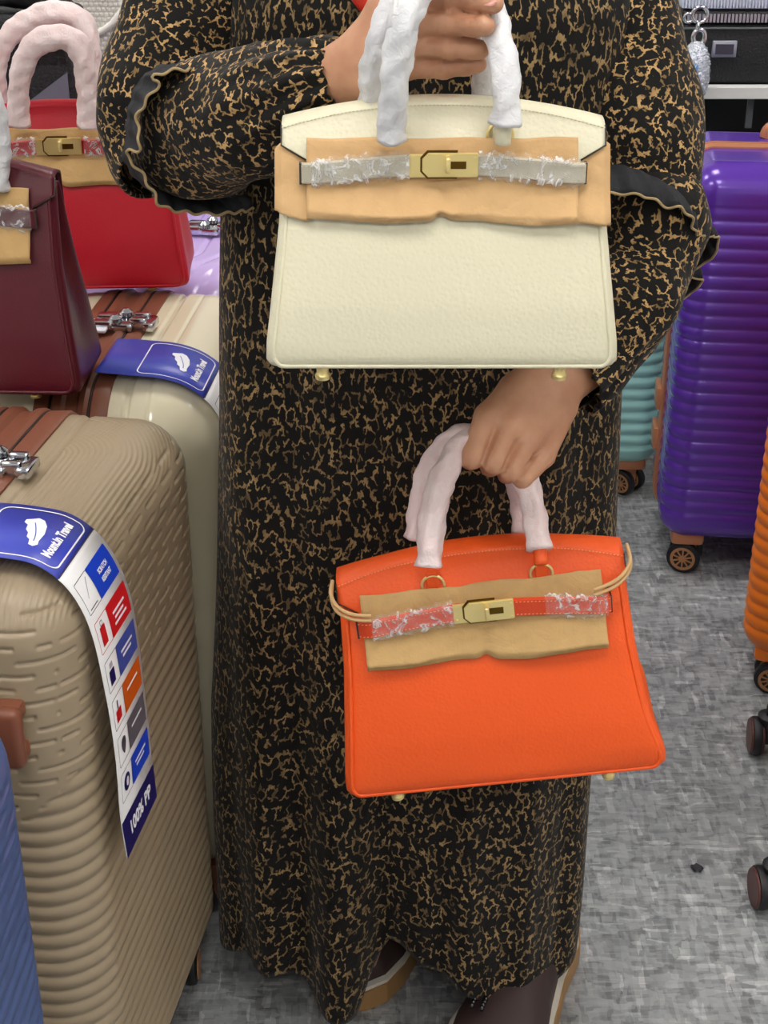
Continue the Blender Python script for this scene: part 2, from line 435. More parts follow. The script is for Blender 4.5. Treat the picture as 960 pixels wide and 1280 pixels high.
# ------------------------------------------------------------------ hard-shell suitcases
def lin(a, b, n): return np.linspace(a, b, n)
def rounded_shell(x0, hx, hy, hz, R, xs, ys, zs, disp=None, sign=1):
    """half of a rounded box: open at x = x0, broad face at x = hx; centred on z; disp(P, N) -> metres along the normal"""
    P = []; quads = []
    def grid(A, B, fn, flip):
        base = sum(len(p) for p in P); a, b = np.meshgrid(A, B, indexing='ij'); P.append(fn(a.ravel(), b.ravel()))
        nb = len(B); i, j = np.meshgrid(np.arange(len(A)-1), np.arange(nb-1), indexing='ij'); i = i.ravel(); j = j.ravel()
        q = np.stack([base+i*nb+j, base+(i+1)*nb+j, base+(i+1)*nb+j+1, base+i*nb+j+1], 1)
        quads.append(q[:, ::-1] if flip else q)
    o = lambda x: np.full_like
    grid(ys, zs, lambda a, b: np.stack([np.full_like(a, hx), a, b], 1), False)
    grid(xs, zs, lambda a, b: np.stack([a, np.full_like(a, -hy), b], 1), False)
    grid(xs, zs, lambda a, b: np.stack([a, np.full_like(a, hy), b], 1), True)
    grid(xs, ys, lambda a, b: np.stack([a, b, np.full_like(a, hz)], 1), False)
    grid(xs, ys, lambda a, b: np.stack([a, b, np.full_like(a, -hz)], 1), True)
    P = np.concatenate(P); Q = np.concatenate(quads)
    key, inv = np.unique(np.round(P, 5), axis=0, return_inverse=True); inv = inv.ravel()
    P = key; Q = inv[Q]
    q = P.copy(); q[:, 0] = np.minimum(P[:, 0], hx-R); q[:, 1] = np.clip(P[:, 1], -(hy-R), hy-R); q[:, 2] = np.clip(P[:, 2], -(hz-R), hz-R)
    d = P-q; L = np.linalg.norm(d, axis=1)[:, None]; N = d/np.maximum(L, 1e-9)
    V = q+N*R
    if disp is not None: V = V+N*disp(V, N)[:, None]
    if sign < 0: V = V*np.array([-1, 1, 1]); Q = Q[:, ::-1]
    return V, Q

def sstep(a, b, x):
    t = np.clip((x-a)/(b-a), 0, 1); return t*t*(3-2*t)

def make_style(style, hx, hy, hz, R, lo):
    """relief of the shell; every style returns disp(P, N)"""
    def ribs(pitch, amp):
        def f(P, N):
            z = P[:, 2]; m = sstep(-hz+0.035, -hz+0.05, z)*(1-sstep(hz-0.075, hz-0.06, z))*(1-np.abs(N[:, 2]))
            return (np.abs(np.sin(PI*z/pitch))**0.7-1)*amp*m
        return f
    def wave(pitch, amp):
        def f(P, N):
            x, y, z = P.T
            side = 1-sstep(0.75, 0.95, np.abs(N[:, 2]))
            x = np.where(N[:, 0] > 0, np.minimum(x, hx-R)+R*np.arcsin(np.clip(N[:, 0], 0, 1)), x)
            zz = z/pitch
            zs = 0.115+0.05*N[:, 0]                   # below this the ribs are full, above they break into dashes
            low = 1-sstep(zs-0.006, zs+0.006, z)
            r = (np.abs(np.sin(PI*zz))**0.8-1)*amp*low*sstep(-hz+0.03, -hz+0.05, z)
            # dashes: thin grooves at half pitch interrupted along the girth
            girth = np.where(np.abs(N[:, 0]) > 0.7, y, x+np.sign(y)*0.0)
            row = np.floor(zz*1.25); fr = zz*1.25-row
            run = np.sin((girth+row*0.0137)*2*PI/0.052+row*2.4)
            groove = np.exp(-((fr-0.5)/0.12)**2)*sstep(-0.5, -0.3, run)
            r = r-groove*amp*0.75*(1-low)*side*(1-sstep(hz-0.020, hz-0.012, z))
            # fine concentric ridges over the top
            topm = sstep(0.30, 0.55, N[:, 2])
            db = np.minimum(hx-x, hy-np.abs(y)*1.0+0.0)
            far = hy-y
            dd = np.where(far < 0.14, np.sqrt(np.maximum(0.14-far, 0)**2+np.maximum(x-lo-0.01, 0)**2), x-lo-0.01)
            r = r-0.0012*topm*np.exp(-((np.mod(dd/0.0056, 1)-0.5)/0.2)**2)*sstep(lo+0.018, lo+0.026, x)
            # the raised rim next to the zip
            r = r-0.0022*sstep(lo+0.012, lo+0.016, x)*(1-sstep(lo+0.02, lo+0.026, x))
            return r*side+r*0*(side) if False else r*np.maximum(side, topm)
        return f
    def smooth(P, N):
        x, y, z = P.T
        r = np.zeros(len(P))
        r -= 0.0025*sstep(lo+0.014, lo+0.018, x)*(1-sstep(lo+0.022, lo+0.026, x))
        for c in (0.045, 0.098): r -= 0.0014*np.exp(-((x-lo-c)/0.0022)**2)*(np.abs(N[:, 0]) < 0.9)
        r -= 0.003*np.exp(-((z-0.07)/0.004)**2)*(np.abs(N[:, 2]) < 0.6)
        return r
    def ridged(P, N):
        x, y, z = P.T
        g = x+0.9*np.maximum(0, -(y+0.1))**1.2
        r = -0.003*np.exp(-((np.mod(g, 0.034)-0.017)/0.003)**2)*np.abs(N[:, 2])
        r += (np.abs(np.sin(PI*y/0.03))**0.7-1)*0.002*(N[:, 0] > 0.6)
        return r
    return {'ribs': ribs(0.0235, 0.0042), 'mint': ribs(0.0245, 0.0058), 'wave': wave(0.0172, 0.0034), 'blue': wave(0.0172, 0.003),
            'orange': ribs(0.0225, 0.005), 'smooth': smooth, 'ridged': ridged, 'plain': (lambda P, N: np.zeros(len(P)))}[style]

WHEEL = {}
def wheel_meshes(r, hubcol):
    key = (round(r, 4), hubcol)
    if key in WHEEL: return WHEEL[key]
    bm = bmesh.new()
    add_lathe(bm, [(r*0.30, -0.008), (r*0.74, -0.0085), (r*0.80, -0.0085), (r*0.97, -0.006), (r, -0.002), (r, 0.002), (r*0.97, 0.006), (r*0.80, 0.0085), (r*0.74, 0.0085), (r*0.30, 0.008)], 32)
    me1 = bpy.data.meshes.new('wheel'); bm.normal_update(); bm.to_mesh(me1); bm.free(); me1.materials.append(M['tyre'])
    me1.polygons.foreach_set('use_smooth', [True]*len(me1.polygons)); me1.set_sharp_from_angle(angle=0.7)
    bm = bmesh.new()
    if hubcol == 'hub_brown':
        add_lathe(bm, [(r*0.2, -0.0102), (r*0.86, -0.0102), (r*0.9, -0.0085), (r*0.9, 0.0085), (r*0.86, 0.0102), (r*0.2, 0.0102)], 32)
    else:
        for s in (-1, 1):
            mat = Matrix.Translation((0, 0, s*0.0092))
            add_lathe(bm, [(r*0.04, -0.0012), (r*0.22, -0.0012), (r*0.22, 0.0012), (r*0.04, 0.0012)], 16, mat)
            for k in range(10):                        # spokes
                add_box(bm, (r*0.18, -r*0.045, -0.001), (r*0.62, r*0.045, 0.001), mat=mat @ Matrix.Rotation(2*PI*k/10, 4, 'Z'))
            n = 32                                      # rim ring
            ri = [(r*0.58, -0.001), (r*0.74, -0.001), (r*0.74, 0.0012), (r*0.58, 0.0012)]
            rr = [[bm.verts.new(mat @ Vector((a*math.cos(2*PI*i/n), a*math.sin(2*PI*i/n), h))) for i in range(n)] for a, h in ri]
            for q in range(4):
                a, b = rr[q], rr[(q+1) % 4]
                for i in range(n): bm.faces.new((a[i], a[(i+1) % n], b[(i+1) % n], b[i]))
    me2 = bpy.data.meshes.new('hub'); bm.normal_update(); bm.to_mesh(me2); bm.free(); me2.materials.append(M[hubcol])
    WHEEL[key] = (me1, me2); return WHEEL[key]

def caster(parent, x, y, ang, r, zbody, hubcol, trim, slim=False):
    """twin spinner wheel: housing, fork, wheels with hubs"""
    bm = bmesh.new(); Mr = Matrix.Translation((x, y, 0)) @ Matrix.Rotation(ang, 4, 'Z')
    if not slim: add_box(bm, (-0.030, -0.030, zbody-0.012), (0.030, 0.030, zbody+0.02), 0.008, 2, Matrix.Translation((x, y, 0)))
    else: add_box(bm, (-0.006, -0.010, zbody-0.006), (0.085 if x < 0 else 0.006, 0.010, zbody+0.012), 0.003, 2, Matrix.Translation((x, y, 0)))
    add_lathe(bm, [(0.016, 2*r-0.006), (0.018, zbody-0.004), (0.012, zbody)], 16, Matrix.Translation((x, y, 0)))
    add_box(bm, (-0.0075, -r*0.55, r*0.8), (0.0075, r*0.55, 2*r+0.002), 0.003, 2, Mr)
    bm_obj('wheel_housing', bm, trim, parent, smooth=True, angle=0.6)
    me1, me2 = wheel_meshes(r, hubcol)
    for s in (-1, 1):
        o = bpy.data.objects.new('wheel', me1); COL.objects.link(o); o.parent = parent
        o.matrix_local = Mr @ Matrix.Translation((s*0.0175, 0, r)) @ Matrix.Rotation(PI/2, 4, 'Y')
        h = bpy.data.objects.new('hub', me2); COL.objects.link(h); h.parent = o

def suitcase(name, label, loc, yaw, W=0.44, T=0.30, H=0.70, z0=0.072, style='ribs', shell=None, trim=None, R=0.06, lo=0.022, back=-0.022,
             band='frame', fine=(12, 40, 60), group='hard-shell suitcases in the shop', wheel_r=0.026, hubcol='hub', wheel_ang=(0.5, -0.4, 1.0, 0.2), wheel_in=(0.05, 0.055), back_style=None, handle=True):
    t = thing(name, label, 'suitcase', (loc[0], loc[1], 0), (0, 0, yaw), group)
    hx, hy, hz = T/2, W/2, H/2
    zc = z0+hz
    nr = fine[3] if len(fine) > 3 else 8
    def samples(h, n, R):
        inner = lin(-(h-R), h-R, n); arc = np.sin(lin(0, PI/2, 9))[1:]
        tan = np.tan(lin(0, PI/4, nr))[1:]*R
        e = np.concatenate([tan, [R]]) if tan[-1] < R-1e-6 else tan
        return np.concatenate([-(h-R)-e[::-1], inner, (h-R)+e])
    nx, ny, nz = fine[:3]
    tan = np.tan(lin(0, PI/4, nr))[1:]*R
    ys = samples(hy, ny, R); zs = samples(hz, nz, R)
    def xs_for(a): return np.concatenate([lin(a, hx-R, nx), hx-R+tan])
    V, Q = rounded_shell(lo, hx, hy, hz, R, xs_for(lo), ys, zs, make_style(style, hx, hy, hz, R, lo))
    V[:, 2] += zc
    mesh_obj('front_shell', V, Q, M[shell], t)
    b = -back; st = back_style or style
    cy = lin(-(hy-R), hy-R, 24); 
    V, Q = rounded_shell(b, hx, hy, hz, R, np.concatenate([lin(b, hx-R, 6), hx-R+tan]), samples(hy, 16, R), zs if st in ('ribs', 'mint', 'orange') else samples(hz, 20, R),
                         make_style(st if st in ('ribs', 'mint', 'orange') else 'plain', hx, hy, hz, R, b), -1)
    V[:, 2] += zc
    mesh_obj('back_shell', V, Q, M[shell], t)
    # the band round the middle: rows of (x, height over the shell)
    if band == 'zip':
        rows = [(back-0.001, -0.01), (back-0.001, 0.002), (back+0.012, 0.004), (back+0.016, 0.001), (back+0.018, 0.001), (back+0.022, 0.005), (back+0.030, 0.005), (back+0.034, 0.0005),
                (-0.013, 0.0005), (-0.010, 0.0045), (-0.004, 0.0055), (0.000, 0.003), (0.001, 0.0005), (0.0025, 0.0005), (0.004, 0.003), (lo-0.003, 0.0045), (lo+0.001, 0.0025), (lo+0.001, -0.01)]
    else:
        rows = [(back-0.001, -0.01), (back-0.001, 0.003), (back+0.006, 0.006), (-0.004, 0.006), (-0.003, 0.002), (0.003, 0.002), (0.004, 0.006), (lo-0.006, 0.006), (lo+0.001, 0.003), (lo+0.001, -0.01)]
    loop = []
    for cy_, cz_, a0 in ((hy-R, hz-R, 0), (-(hy-R), hz-R, 90), (-(hy-R), -(hz-R), 180), (hy-R, -(hz-R), 270)):
        for k in range(11):
            a = R_(a0+9*k); loop.append((cy_, cz_, math.cos(a), math.sin(a)))
    V = []; F = []; n = len(loop); m = len(rows)
    for (cy_, cz_, c, s) in loop:
        for x, h in rows: V.append((x, cy_+(R+h)*c, cz_+(R+h)*s+zc))
    for i in range(n):
        j = (i+1) % n
        for k in range(m-1): F.append((i*m+k, i*m+k+1, j*m+k+1, j*m+k))
    o = mesh_obj('zipper_band' if band == 'zip' else 'frame', V, F, trim, t)
    o.data.set_sharp_from_angle(angle=0.6)
    if band == 'zip':
        for xx in (0.0017, back+0.017):
            pts = [(xx, cy_+(R+0.0018)*c, cz_+(R+0.0018)*s+zc) for (cy_, cz_, c, s) in loop]
            tube('zipper_coil', pts, 0.0016, M['brown_dark'], t, n=6, closed=True)
    # top and side carry handles
    bm = bmesh.new()
    zt = z0+H
    hw = 0.055 if band == 'zip' else 0.11
    hp = [(0.028 if band == 'zip' else 0.0, -hw, zt), (0, -hw+0.015, zt+0.022), (0, 0, zt+0.028), (0, hw-0.015, zt+0.022), (0, hw, zt)]
    for s, i in ((-1, 0), (1, 4)): hp[i] = (0, hp[i][1], zt)
    for p in hp: pass
    V, F, _ = sweep(catmull([Vector(p)+Vector((-0.062, 0, 0)) for p in hp], 8), lambda f, th: 0.011*(1-0.35*abs(math.sin(th))), 10)
    if handle: mesh_obj('carry_handle', V, F, trim, t)
    wi, wj = wheel_in
    k = 0
    for sx in (-1, 1):
        for sy in (-1, 1):
            caster(t, sx*(hx-wi), sy*(hy-wj), wheel_ang[k], wheel_r, z0, hubcol, trim if hubcol != 'hub_brown' else M['tyre'], hubcol == 'hub_brown'); k += 1
    t['half'] = T/2
    return t

def side_handle(t, xoff, W, z):
    """moulded carry handle standing off the narrow side that faces the shopper"""
    y = -W/2
    bm = bmesh.new()
    add_box(bm, (xoff-0.014, y-0.024, z-0.030), (xoff+0.014, y-0.008, z+0.030), 0.007, 3)
    add_box(bm, (xoff-0.012, y-0.016, z+0.012), (xoff+0.012, y+0.004, z+0.029), 0.005, 2)
    add_box(bm, (xoff-0.012, y-0.016, z-0.029), (xoff+0.012, y+0.004, z-0.012), 0.005, 2)
    bm_obj('side_handle', bm, M['brown_trim'], t, smooth=True, angle=0.6)

def zip_lock(t, x, y, z):
    """chrome zip pullers caught in a lock plate"""
    bm = bmesh.new()
    add_box(bm, (x-0.012, y-0.020, z), (x+0.014, y+0.020, z+0.010), 0.003, 2)
    for s in (-1, 1):
        add_box(bm, (x-0.036, y+s*0.012-0.008, z+0.002), (x-0.010, y+s*0.012+0.008, z+0.013), 0.004, 2)
        add_lathe(bm, [(0.004, 0.0), (0.0085, 0.003), (0.008, 0.008), (0.003, 0.012)], 12, Matrix.Translation((x-0.004+s*0.004, y+s*0.012, z+0.008)))
        add_box(bm, (x+0.010, y+s*0.010-0.005, z+0.004), (x+0.030, y+s*0.010+0.005, z+0.016), 0.003, 2)
    add_box(bm, (x+0.026, y-0.020, z+0.001), (x+0.040, y+0.014, z+0.012), 0.003, 2)
    o = bm_obj('zip_lock', bm, M['chrome'], t, smooth=True, angle=0.6)
    o['label'] = 'chrome zip pullers in the lock'

YB = -R_(9)
beige = suitcase('suitcase', 'large beige ribbed hard-shell suitcase with brown zip band, nearest the person', (-0.381, 1.316), YB, W=0.42, T=0.30, H=0.69, style='wave',
                 shell='shell_beige', trim=M['brown_trim'], R=0.055, lo=0.026, back=-0.060, band='zip', fine=(76, 110, 400, 30))
side_handle(beige, 0.098, 0.42, 0.636)
zip_lock(beige, 0.006, 0.020, 0.765)
cream_case = suitcase('suitcase', 'smooth glossy cream suitcase behind the beige ribbed one', (-0.312, 1.755), -R_(5), W=0.42, T=0.29, H=0.677, style='smooth', handle=False, shell='shell_cream', trim=M['brown_trim'],
                 R=0.075, lo=0.022, back=-0.060, band='zip', fine=(46, 40, 60))
zip_lock(cream_case, -0.004, 0.012, 0.752)
box('luggage_tag', (-0.060, -0.020, 0.7545), (-0.020, 0.022, 0.7585), M['tag_pale'], cream_case, 0.0015)
lilac = suitcase('suitcase', 'pale lilac ridged suitcase farthest back on the left', (-0.30, 2.205), -R_(5), W=0.43, T=0.30, H=0.67, style='ridged', shell='shell_lilac', trim=M['shell_lilac'],
                 R=0.07, lo=0.02, back=-0.02, band='frame', fine=(40, 60, 40))
zip_lock(lilac, 0.05, -0.015, 0.745)
blue = suitcase('suitcase', 'blue ribbed suitcase cut off at the lower left corner', (-0.426, 0.745), -R_(3), W=0.42, T=0.30, H=0.72, style='blue', shell='shell_blue', trim=M['black_plastic'],
                 R=0.06, lo=0.022, back=-0.022, fine=(30, 60, 260))
purple = suitcase('suitcase', 'glossy purple ribbed suitcase with copper frame, standing on grey floor', (0.765, 2.60), -R_(96), W=0.50, T=0.30, H=0.694, style='ribs', shell='shell_purple', trim=M['copper'],
                 R=0.05, lo=0.016, back=-0.016, fine=(12, 30, 260), wheel_r=0.031, wheel_ang=(0.4, 1.2, -0.22, 0.3))
mint = suitcase('suitcase', 'pale mint green ribbed suitcase beside the purple one', (0.322, 2.935), -R_(91), W=0.47, T=0.28, H=0.69, style='mint', shell='shell_mint', trim=M['copper'],
                 R=0.05, lo=0.016, back=-0.016, fine=(10, 30, 240), wheel_r=0.027, wheel_ang=(0.4, 1.2, 0.5, -0.75))
orange_case = suitcase('suitcase', 'bright orange ribbed suitcase cut off at the right edge', (0.850, 2.145), -R_(110), W=0.50, T=0.30, H=0.69, style='orange', shell='shell_orange', trim=M['shell_orange'],
                 R=0.05, lo=0.016, back=-0.016, fine=(12, 30, 240), wheel_r=0.028, wheel_ang=(0.4, 1.2, 0.1, 0.5))
brown_case = suitcase('suitcase', 'dark suitcase just beyond the right edge with brown disc wheels', (0.692, 1.736), -R_(11.3), W=0.46, T=0.22, H=0.66, style='plain', shell='shell_brown', trim=M['tyre'],
                 R=0.05, fine=(6, 10, 14), wheel_r=0.030, hubcol='hub_brown', wheel_ang=(0.25, 0.12, 0.5, 0.2), wheel_in=(-0.034, 0.055))
# latches of the purple frame
for z in (0.30, 0.22):
    bm = bmesh.new(); add_box(bm, (-0.045, -0.264, z-0.022), (0.012, -0.247, z+0.022), 0.004, 2)
    bm_obj('latch', bm, M['copper'], purple, smooth=True, angle=0.6)

# ------------------------------------------------------------------ handbags
Z_TOP = 0.184
def hw_at(z): return float(np.interp(z, [0, 0.006, 0.02, 0.05, 0.11, 0.165, 0.2], [0.1335, 0.138, 0.1375, 0.1335, 0.1262, 0.1232, 0.1225]))
def hd_at(z): return float(np.interp(z, [0, 0.006, 0.02, 0.05, 0.11, 0.165, 0.19], [0.066, 0.070, 0.070, 0.064, 0.045, 0.020, 0.0035]))
def arc_z(x): return 0.1815+0.0165*(1-(x/0.1235)**2)

def handbag(name, label, loc, rot, sx, sy, sz, leather_m, thread_m, handle_paths, wrap_m, wide_paper=False, flare=0.0, cords=False, detail=True, wrap_r=0.0115,
            wrap_spans=None, group='leather handbags with packing still on', seed=1, paper_h=(0.1145, 0.1715), hardware=True, tab=True, film2=0.028):
    t = thing(name, label, 'handbag', loc, rot, group)
    Minv = (Matrix.Translation(loc) @ Euler(rot).to_matrix().to_4x4()).inverted()
    S = lambda x, y, z: (x*sx, y*sy, z*sz)
    nz = NoiseSum(seed, 26.0)
    # ---- body: rings from base to opening
    zs = [0.0, 0.0015, 0.004, 0.008, 0.014, 0.022]+list(np.linspace(0.03, Z_TOP-0.012, 26))
    nf, nc, ns = 34, 6, 12
    rings = []
    for z in zs:
        hw, hd = hw_at(z), hd_at(z)
        ins = 0.006*(1-min(z/0.006, 1))**2                      # rounded lower edge
        hw -= ins; hd -= ins; r = 0.010
        pts = []
        sag = 0.010*min(z/0.1, 1)*(1-0.2*z/Z_TOP)              # gusset folded inward towards the top
        def front(x, s):
            b = 0.0045*(1-(x/hw)**2)*math.sin(PI*min(z/Z_TOP, 1))
            return hd+b
        for i in range(nf+1):
            x = -(hw-r)+2*(hw-r)*i/nf; pts.append((x, -front(x, -1)))
        for i in range(1, nc): a = -PI/2+PI/2*i/nc; pts.append((hw-r+r*math.cos(a), -(hd-r)+r*math.sin(a)))
        for i in range(ns+1):
            y = -(hd-r)+2*(hd-r)*i/ns; pts.append((hw-sag*math.cos(PI/2*(y/(hd-r)) if hd > r else 0)**2, y))
        for i in range(1, nc): a = PI/2*i/nc; pts.append((hw-r+r*math.cos(a), hd-r+r*math.sin(a)))
        for i in range(nf+1):
            x = (hw-r)-2*(hw-r)*i/nf; pts.append((x, front(x, 1)))
        for i in range(1, nc): a = PI/2+PI/2*i/nc; pts.append((-(hw-r)+r*math.cos(a), hd-r+r*math.sin(a)))
        for i in range(ns+1):
            y = (hd-r)-2*(hd-r)*i/ns; pts.append((-(hw-sag*math.cos(PI/2*(y/(hd-r)))**2), y))
        for i in range(1, nc): a = PI+PI/2*i/nc; pts.append((-(hw-r)+r*math.cos(a), -(hd-r)+r*math.sin(a)))
        k = flare*math.exp(-((z-0.012)/0.028)**2)
        pts = [(x+(k*(x > 0)*min(1, max(0, (x-0.05)/0.07))), y) for x, y in pts]
        rings.append([(x, y, z) for x, y in pts])
    n = len(rings[0]); V = [p for r in rings for p in r]
    V = np.array(V); V[:, 1] += np.where(V[:, 1] < 0, -1, 1)*0.0012*nz(V)*(V[:, 2] > 0.02)*1.0
    F = []
    for i in range(len(rings)-1):
        for k in range(n): F.append((i*n+k, i*n+(k+1) % n, (i+1)*n+(k+1) % n, (i+1)*n+k))
    F.append(tuple(reversed(range(n)))); F.append(tuple((len(rings)-1)*n+k for k in range(n)))
    V = V*np.array([sx, sy, sz])
    mesh_obj('body', V, F, leather_m, t)
    # ---- piping round the front and back panels
    for s in (-1, 1):
        pts = []
        for z in np.linspace(0.165, 0.014, 16): pts.append((-(hw_at(z)-0.006), z))
        for a in (20, 45, 70): pts.append((-(0.1375-0.006-0.010)-0.010*math.cos(R_(a)), 0.014-0.010*math.sin(R_(a))))
        pts += [(x, 0.0045) for x in np.linspace(-0.115, 0.115, 12)]
        for a in (70, 45, 20): pts.append(((0.1375-0.006-0.010)+0.010*math.cos(R_(a)), 0.014-0.010*math.sin(R_(a))))
        for z in np.linspace(0.014, 0.165, 16): pts.append(((hw_at(z)-0.006), z))
        P3 = []
        for x, z in pts:
            k = flare*math.exp(-((z-0.012)/0.028)**2)*(x > 0)*min(1, max(0, (x-0.05)/0.07))
            P3.append(S(x+k, s*(hd_at(z)-0.0005), z))
        tube('piping', catmull(P3, 2), 0.0019*sx, leather_m, t, n=8)
    # ---- flap: over the top, ears down the front
    xs = np.linspace(-0.1235, 0.1235, 53)
    yf = lambda z: -(hd_at(min(z, 0.186))+0.0045)
    V = []; rows = 0
    def zb(x):
        ax = abs(x)
        return float(np.interp(ax, [0.0, 0.104, 0.1045, 0.1235], [0.13, 0.13, 0.1555, 0.1655]))
    front_n = 12; R0 = 0.0055+hd_at(0.186)
    for x in xs:
        z1 = arc_z(x)-0.006; col = []
        for i in range(front_n):
            z = zb(x)+(z1-zb(x))*i/(front_n-1); col.append((x, yf(z)-0.003*(1-(x/0.1235)**2), z))
        y1 = col[-1][1]
        for i in range(1, 12):
            a = PI*i/11; col.append((x, y1*math.cos(a), z1+0.006*math.sin(a)))
        for i in range(1, 8): col.append((x, -y1+0.001*i, z1-0.008*i))
        rows = len(col); V += [S(*c) for c in col]
    F = []
    for i in range(len(xs)-1):
        for k in range(rows-1): F.append((i*rows+k, (i+1)*rows+k, (i+1)*rows+k+1, i*rows+k+1))
    fl = mesh_obj('flap', V, F, leather_m, t)
    so = fl.modifiers.new('thickness', 'SOLIDIFY'); so.thickness = 0.0028; so.offset = -1.0
    # painted edge and stitching of the flap
    edge = [S(-0.1235, yf(0.18)-0.0006, arc_z(-0.1235)-0.003), S(-0.1236, yf(0.1655)-0.0006, 0.1655), S(-0.1045, yf(0.1555)-0.0012, 0.1555)]
    tube('edge_paint', edge, 0.0007, M['edge_dark'], t, n=6)
    tube('edge_paint', [(-p[0], p[1], p[2]) for p in edge], 0.0007, M['edge_dark'], t, n=6)
    if detail:
        bm = bmesh.new()
        for i in range(84):
            x = -0.121+0.242*i/83; z = arc_z(x)-0.0048; sl = math.atan2(-2*0.0165*x/0.1235**2*sz, sx)
            mat = Matrix.Translation(S(x, (yf(arc_z(x)-0.006)-0.003*(1-(x/0.1235)**2))*0.98-0.0002, z)) @ Matrix.Rotation(-sl, 4, 'Y')
            add_box(bm, (-0.0009, -0.0004, -0.00035), (0.0009, 0.0004, 0.00035), mat=mat)
        tag(bm_obj('stitching', bm, thread_m, t), kind='stuff')
    # ---- feet under the base
    for x in (-0.094, 0.094):
        for y in (-0.056, 0.056):
            fk = 1.0 if tab else 0.35
            bm = bmesh.new(); add_lathe(bm, [(r_, h_*fk) for r_, h_ in ((0.0040, -0.0115), (0.0058, -0.011), (0.0064, -0.0075), (0.0048, -0.005), (0.0054, 0.0005))], 16, Matrix.Translation(S(x, y, 0)))
            bm_obj('foot', bm, M['gold'], t, smooth=True, angle=0.7)
    # ---- tissue paper between strap and leather
    V = []; F = []; n2 = NoiseSum(seed+5, 75.0); n3 = NoiseSum(seed+9, 210.0)
    def sheet(xa, xb, za, zbm, nx, nzs, yfun, zlow=None, ztop=None):
        base = len(V)
        for i in range(nx+1):
            for k in range(nzs+1):
                u = i/nx; q = k/nzs; x = xa+(xb-xa)*u
                lo_ = za+(zlow(x) if zlow else 0); hi_ = zbm+(ztop(x) if ztop else 0)
                z = lo_+(hi_-lo_)*q; V.append((x, yfun(x, z, q), z))
        for i in range(nx):
            for k in range(nzs):
                a = base+i*(nzs+1)+k; F.append((a, a+nzs+1, a+nzs+2, a+1))
    p0, p1 = paper_h
    def crump(x, z, q): 
        p = np.array([[x, z*1.3, seed]]); return float(n2(p)[0])*0.0013-abs(float(n3(p)[0]))*0.0008
    def yin(x, z, q):
        fold = 0.006*math.exp(-(q/0.22)**2)*(0.7+0.3*math.cos(x*40+seed))
        if q < 0.04: fold = 0.0
        notch = 0.003*math.exp(-((x+0.002)/0.006)**2)*(1-q)
        return yf(z)-0.0055-fold+notch+crump(x, z, q)
    sheet(-0.104, 0.102, p0, p1, 70, 26, yin, zlow=lambda x: 0.0012*math.sin(x*55+seed)+0.0025*math.exp(-((x+0.002)/0.005)**2)-0.003*(x/0.1)*0.5, ztop=lambda x: 0.0006*math.sin(x*90))
    if wide_paper:
        yw = lambda x, z, q: yf(z)+0.0025-0.004*math.exp(-((q-0.1)/0.2)**2)+crump(x, z, q)*0.8-0.0015*(0.128-abs(x))/0.03+ (0.004 if abs(x) > 0.1255 else 0)
        sheet(-0.129, -0.1025, p0-0.0005, 0.1715, 12, 26, yw, zlow=lambda x: 0.006*max(0, (-x-0.104)/0.025), ztop=lambda x: -0.010*max(0, (-x-0.120)/0.009))
        sheet(0.1005, 0.128, p0-0.0015, 0.170, 12, 26, yw, zlow=lambda x: -0.003*max(0, (x-0.104)/0.025), ztop=lambda x: -0.006*max(0, (x-0.120)/0.009))
    V = [S(*v) for v in V]
    pp = mesh_obj('tissue_paper', V, F, M['paper'] if wide_paper else M['paper_dark'], t)
    so = pp.modifiers.new('thickness', 'SOLIDIFY'); so.thickness = 0.0008
    # ---- strap halves with crinkled film, gold lock between
    zst = lambda x: 0.1555-0.0075*(abs(x)/0.1085)**1.5
    sh = 0.0158
    def strap_piece(xa, xb, seg=22):
        V = []; F = []
        for i in range(seg+1):
            x = xa+(xb-xa)*i/seg; z = zst(x); y = yf(z)-0.0128+0.006*max(0, (abs(x)-0.095)/0.0135)**2
            for (dy, dz) in ((0, -sh/2), (-0.0022, -sh/2+0.001), (-0.0022, sh/2-0.001), (0, sh/2), (0.001, sh/2), (0.001, -sh/2)): V.append(S(x, y+dy, z+dz))
        for i in range(seg):
            for k in range(6): F.append((i*6+k, i*6+(k+1) % 6, (i+1)*6+(k+1) % 6, (i+1)*6+k))
        F.append((5, 4, 3, 2, 1, 0)); F.append(tuple(seg*6+k for k in range(6)))
        o = mesh_obj('strap', V, F, M['strap_grey'] if wide_paper else (M['strap_orange'] if cords else leather_m), t); o.data.set_sharp_from_angle(angle=0.5)
        # dark painted end
        xe = xa if abs(xa) > abs(xb) else xb
        box('edge_paint', tuple(S(xe-0.0009, yf(zst(xe))-0.0095, zst(xe)-sh/2)), tuple(S(xe+0.0009, yf(zst(xe))-0.0025, zst(xe)+sh/2)), M['edge_dark'], o)
        bm = bmesh.new()
        for i in range(int(abs(xb-xa)/0.0032)):
            x = xa+(xb-xa)*(i+0.5)/int(abs(xb-xa)/0.0032)
            for dz in (-sh/2+0.0022, sh/2-0.0022):
                z = zst(x)+dz; y = yf(zst(x))-0.0128-0.0024+0.006*max(0, (abs(x)-0.095)/0.0135)**2
                c = S(x, y, z); add_box(bm, (c[0]-0.0009, c[1]-0.0002, c[2]-0.0003), (c[0]+0.0009, c[1]+0.0002, c[2]+0.0003))
        tag(bm_obj('stitching', bm, thread_m, o), kind='stuff')
        return o
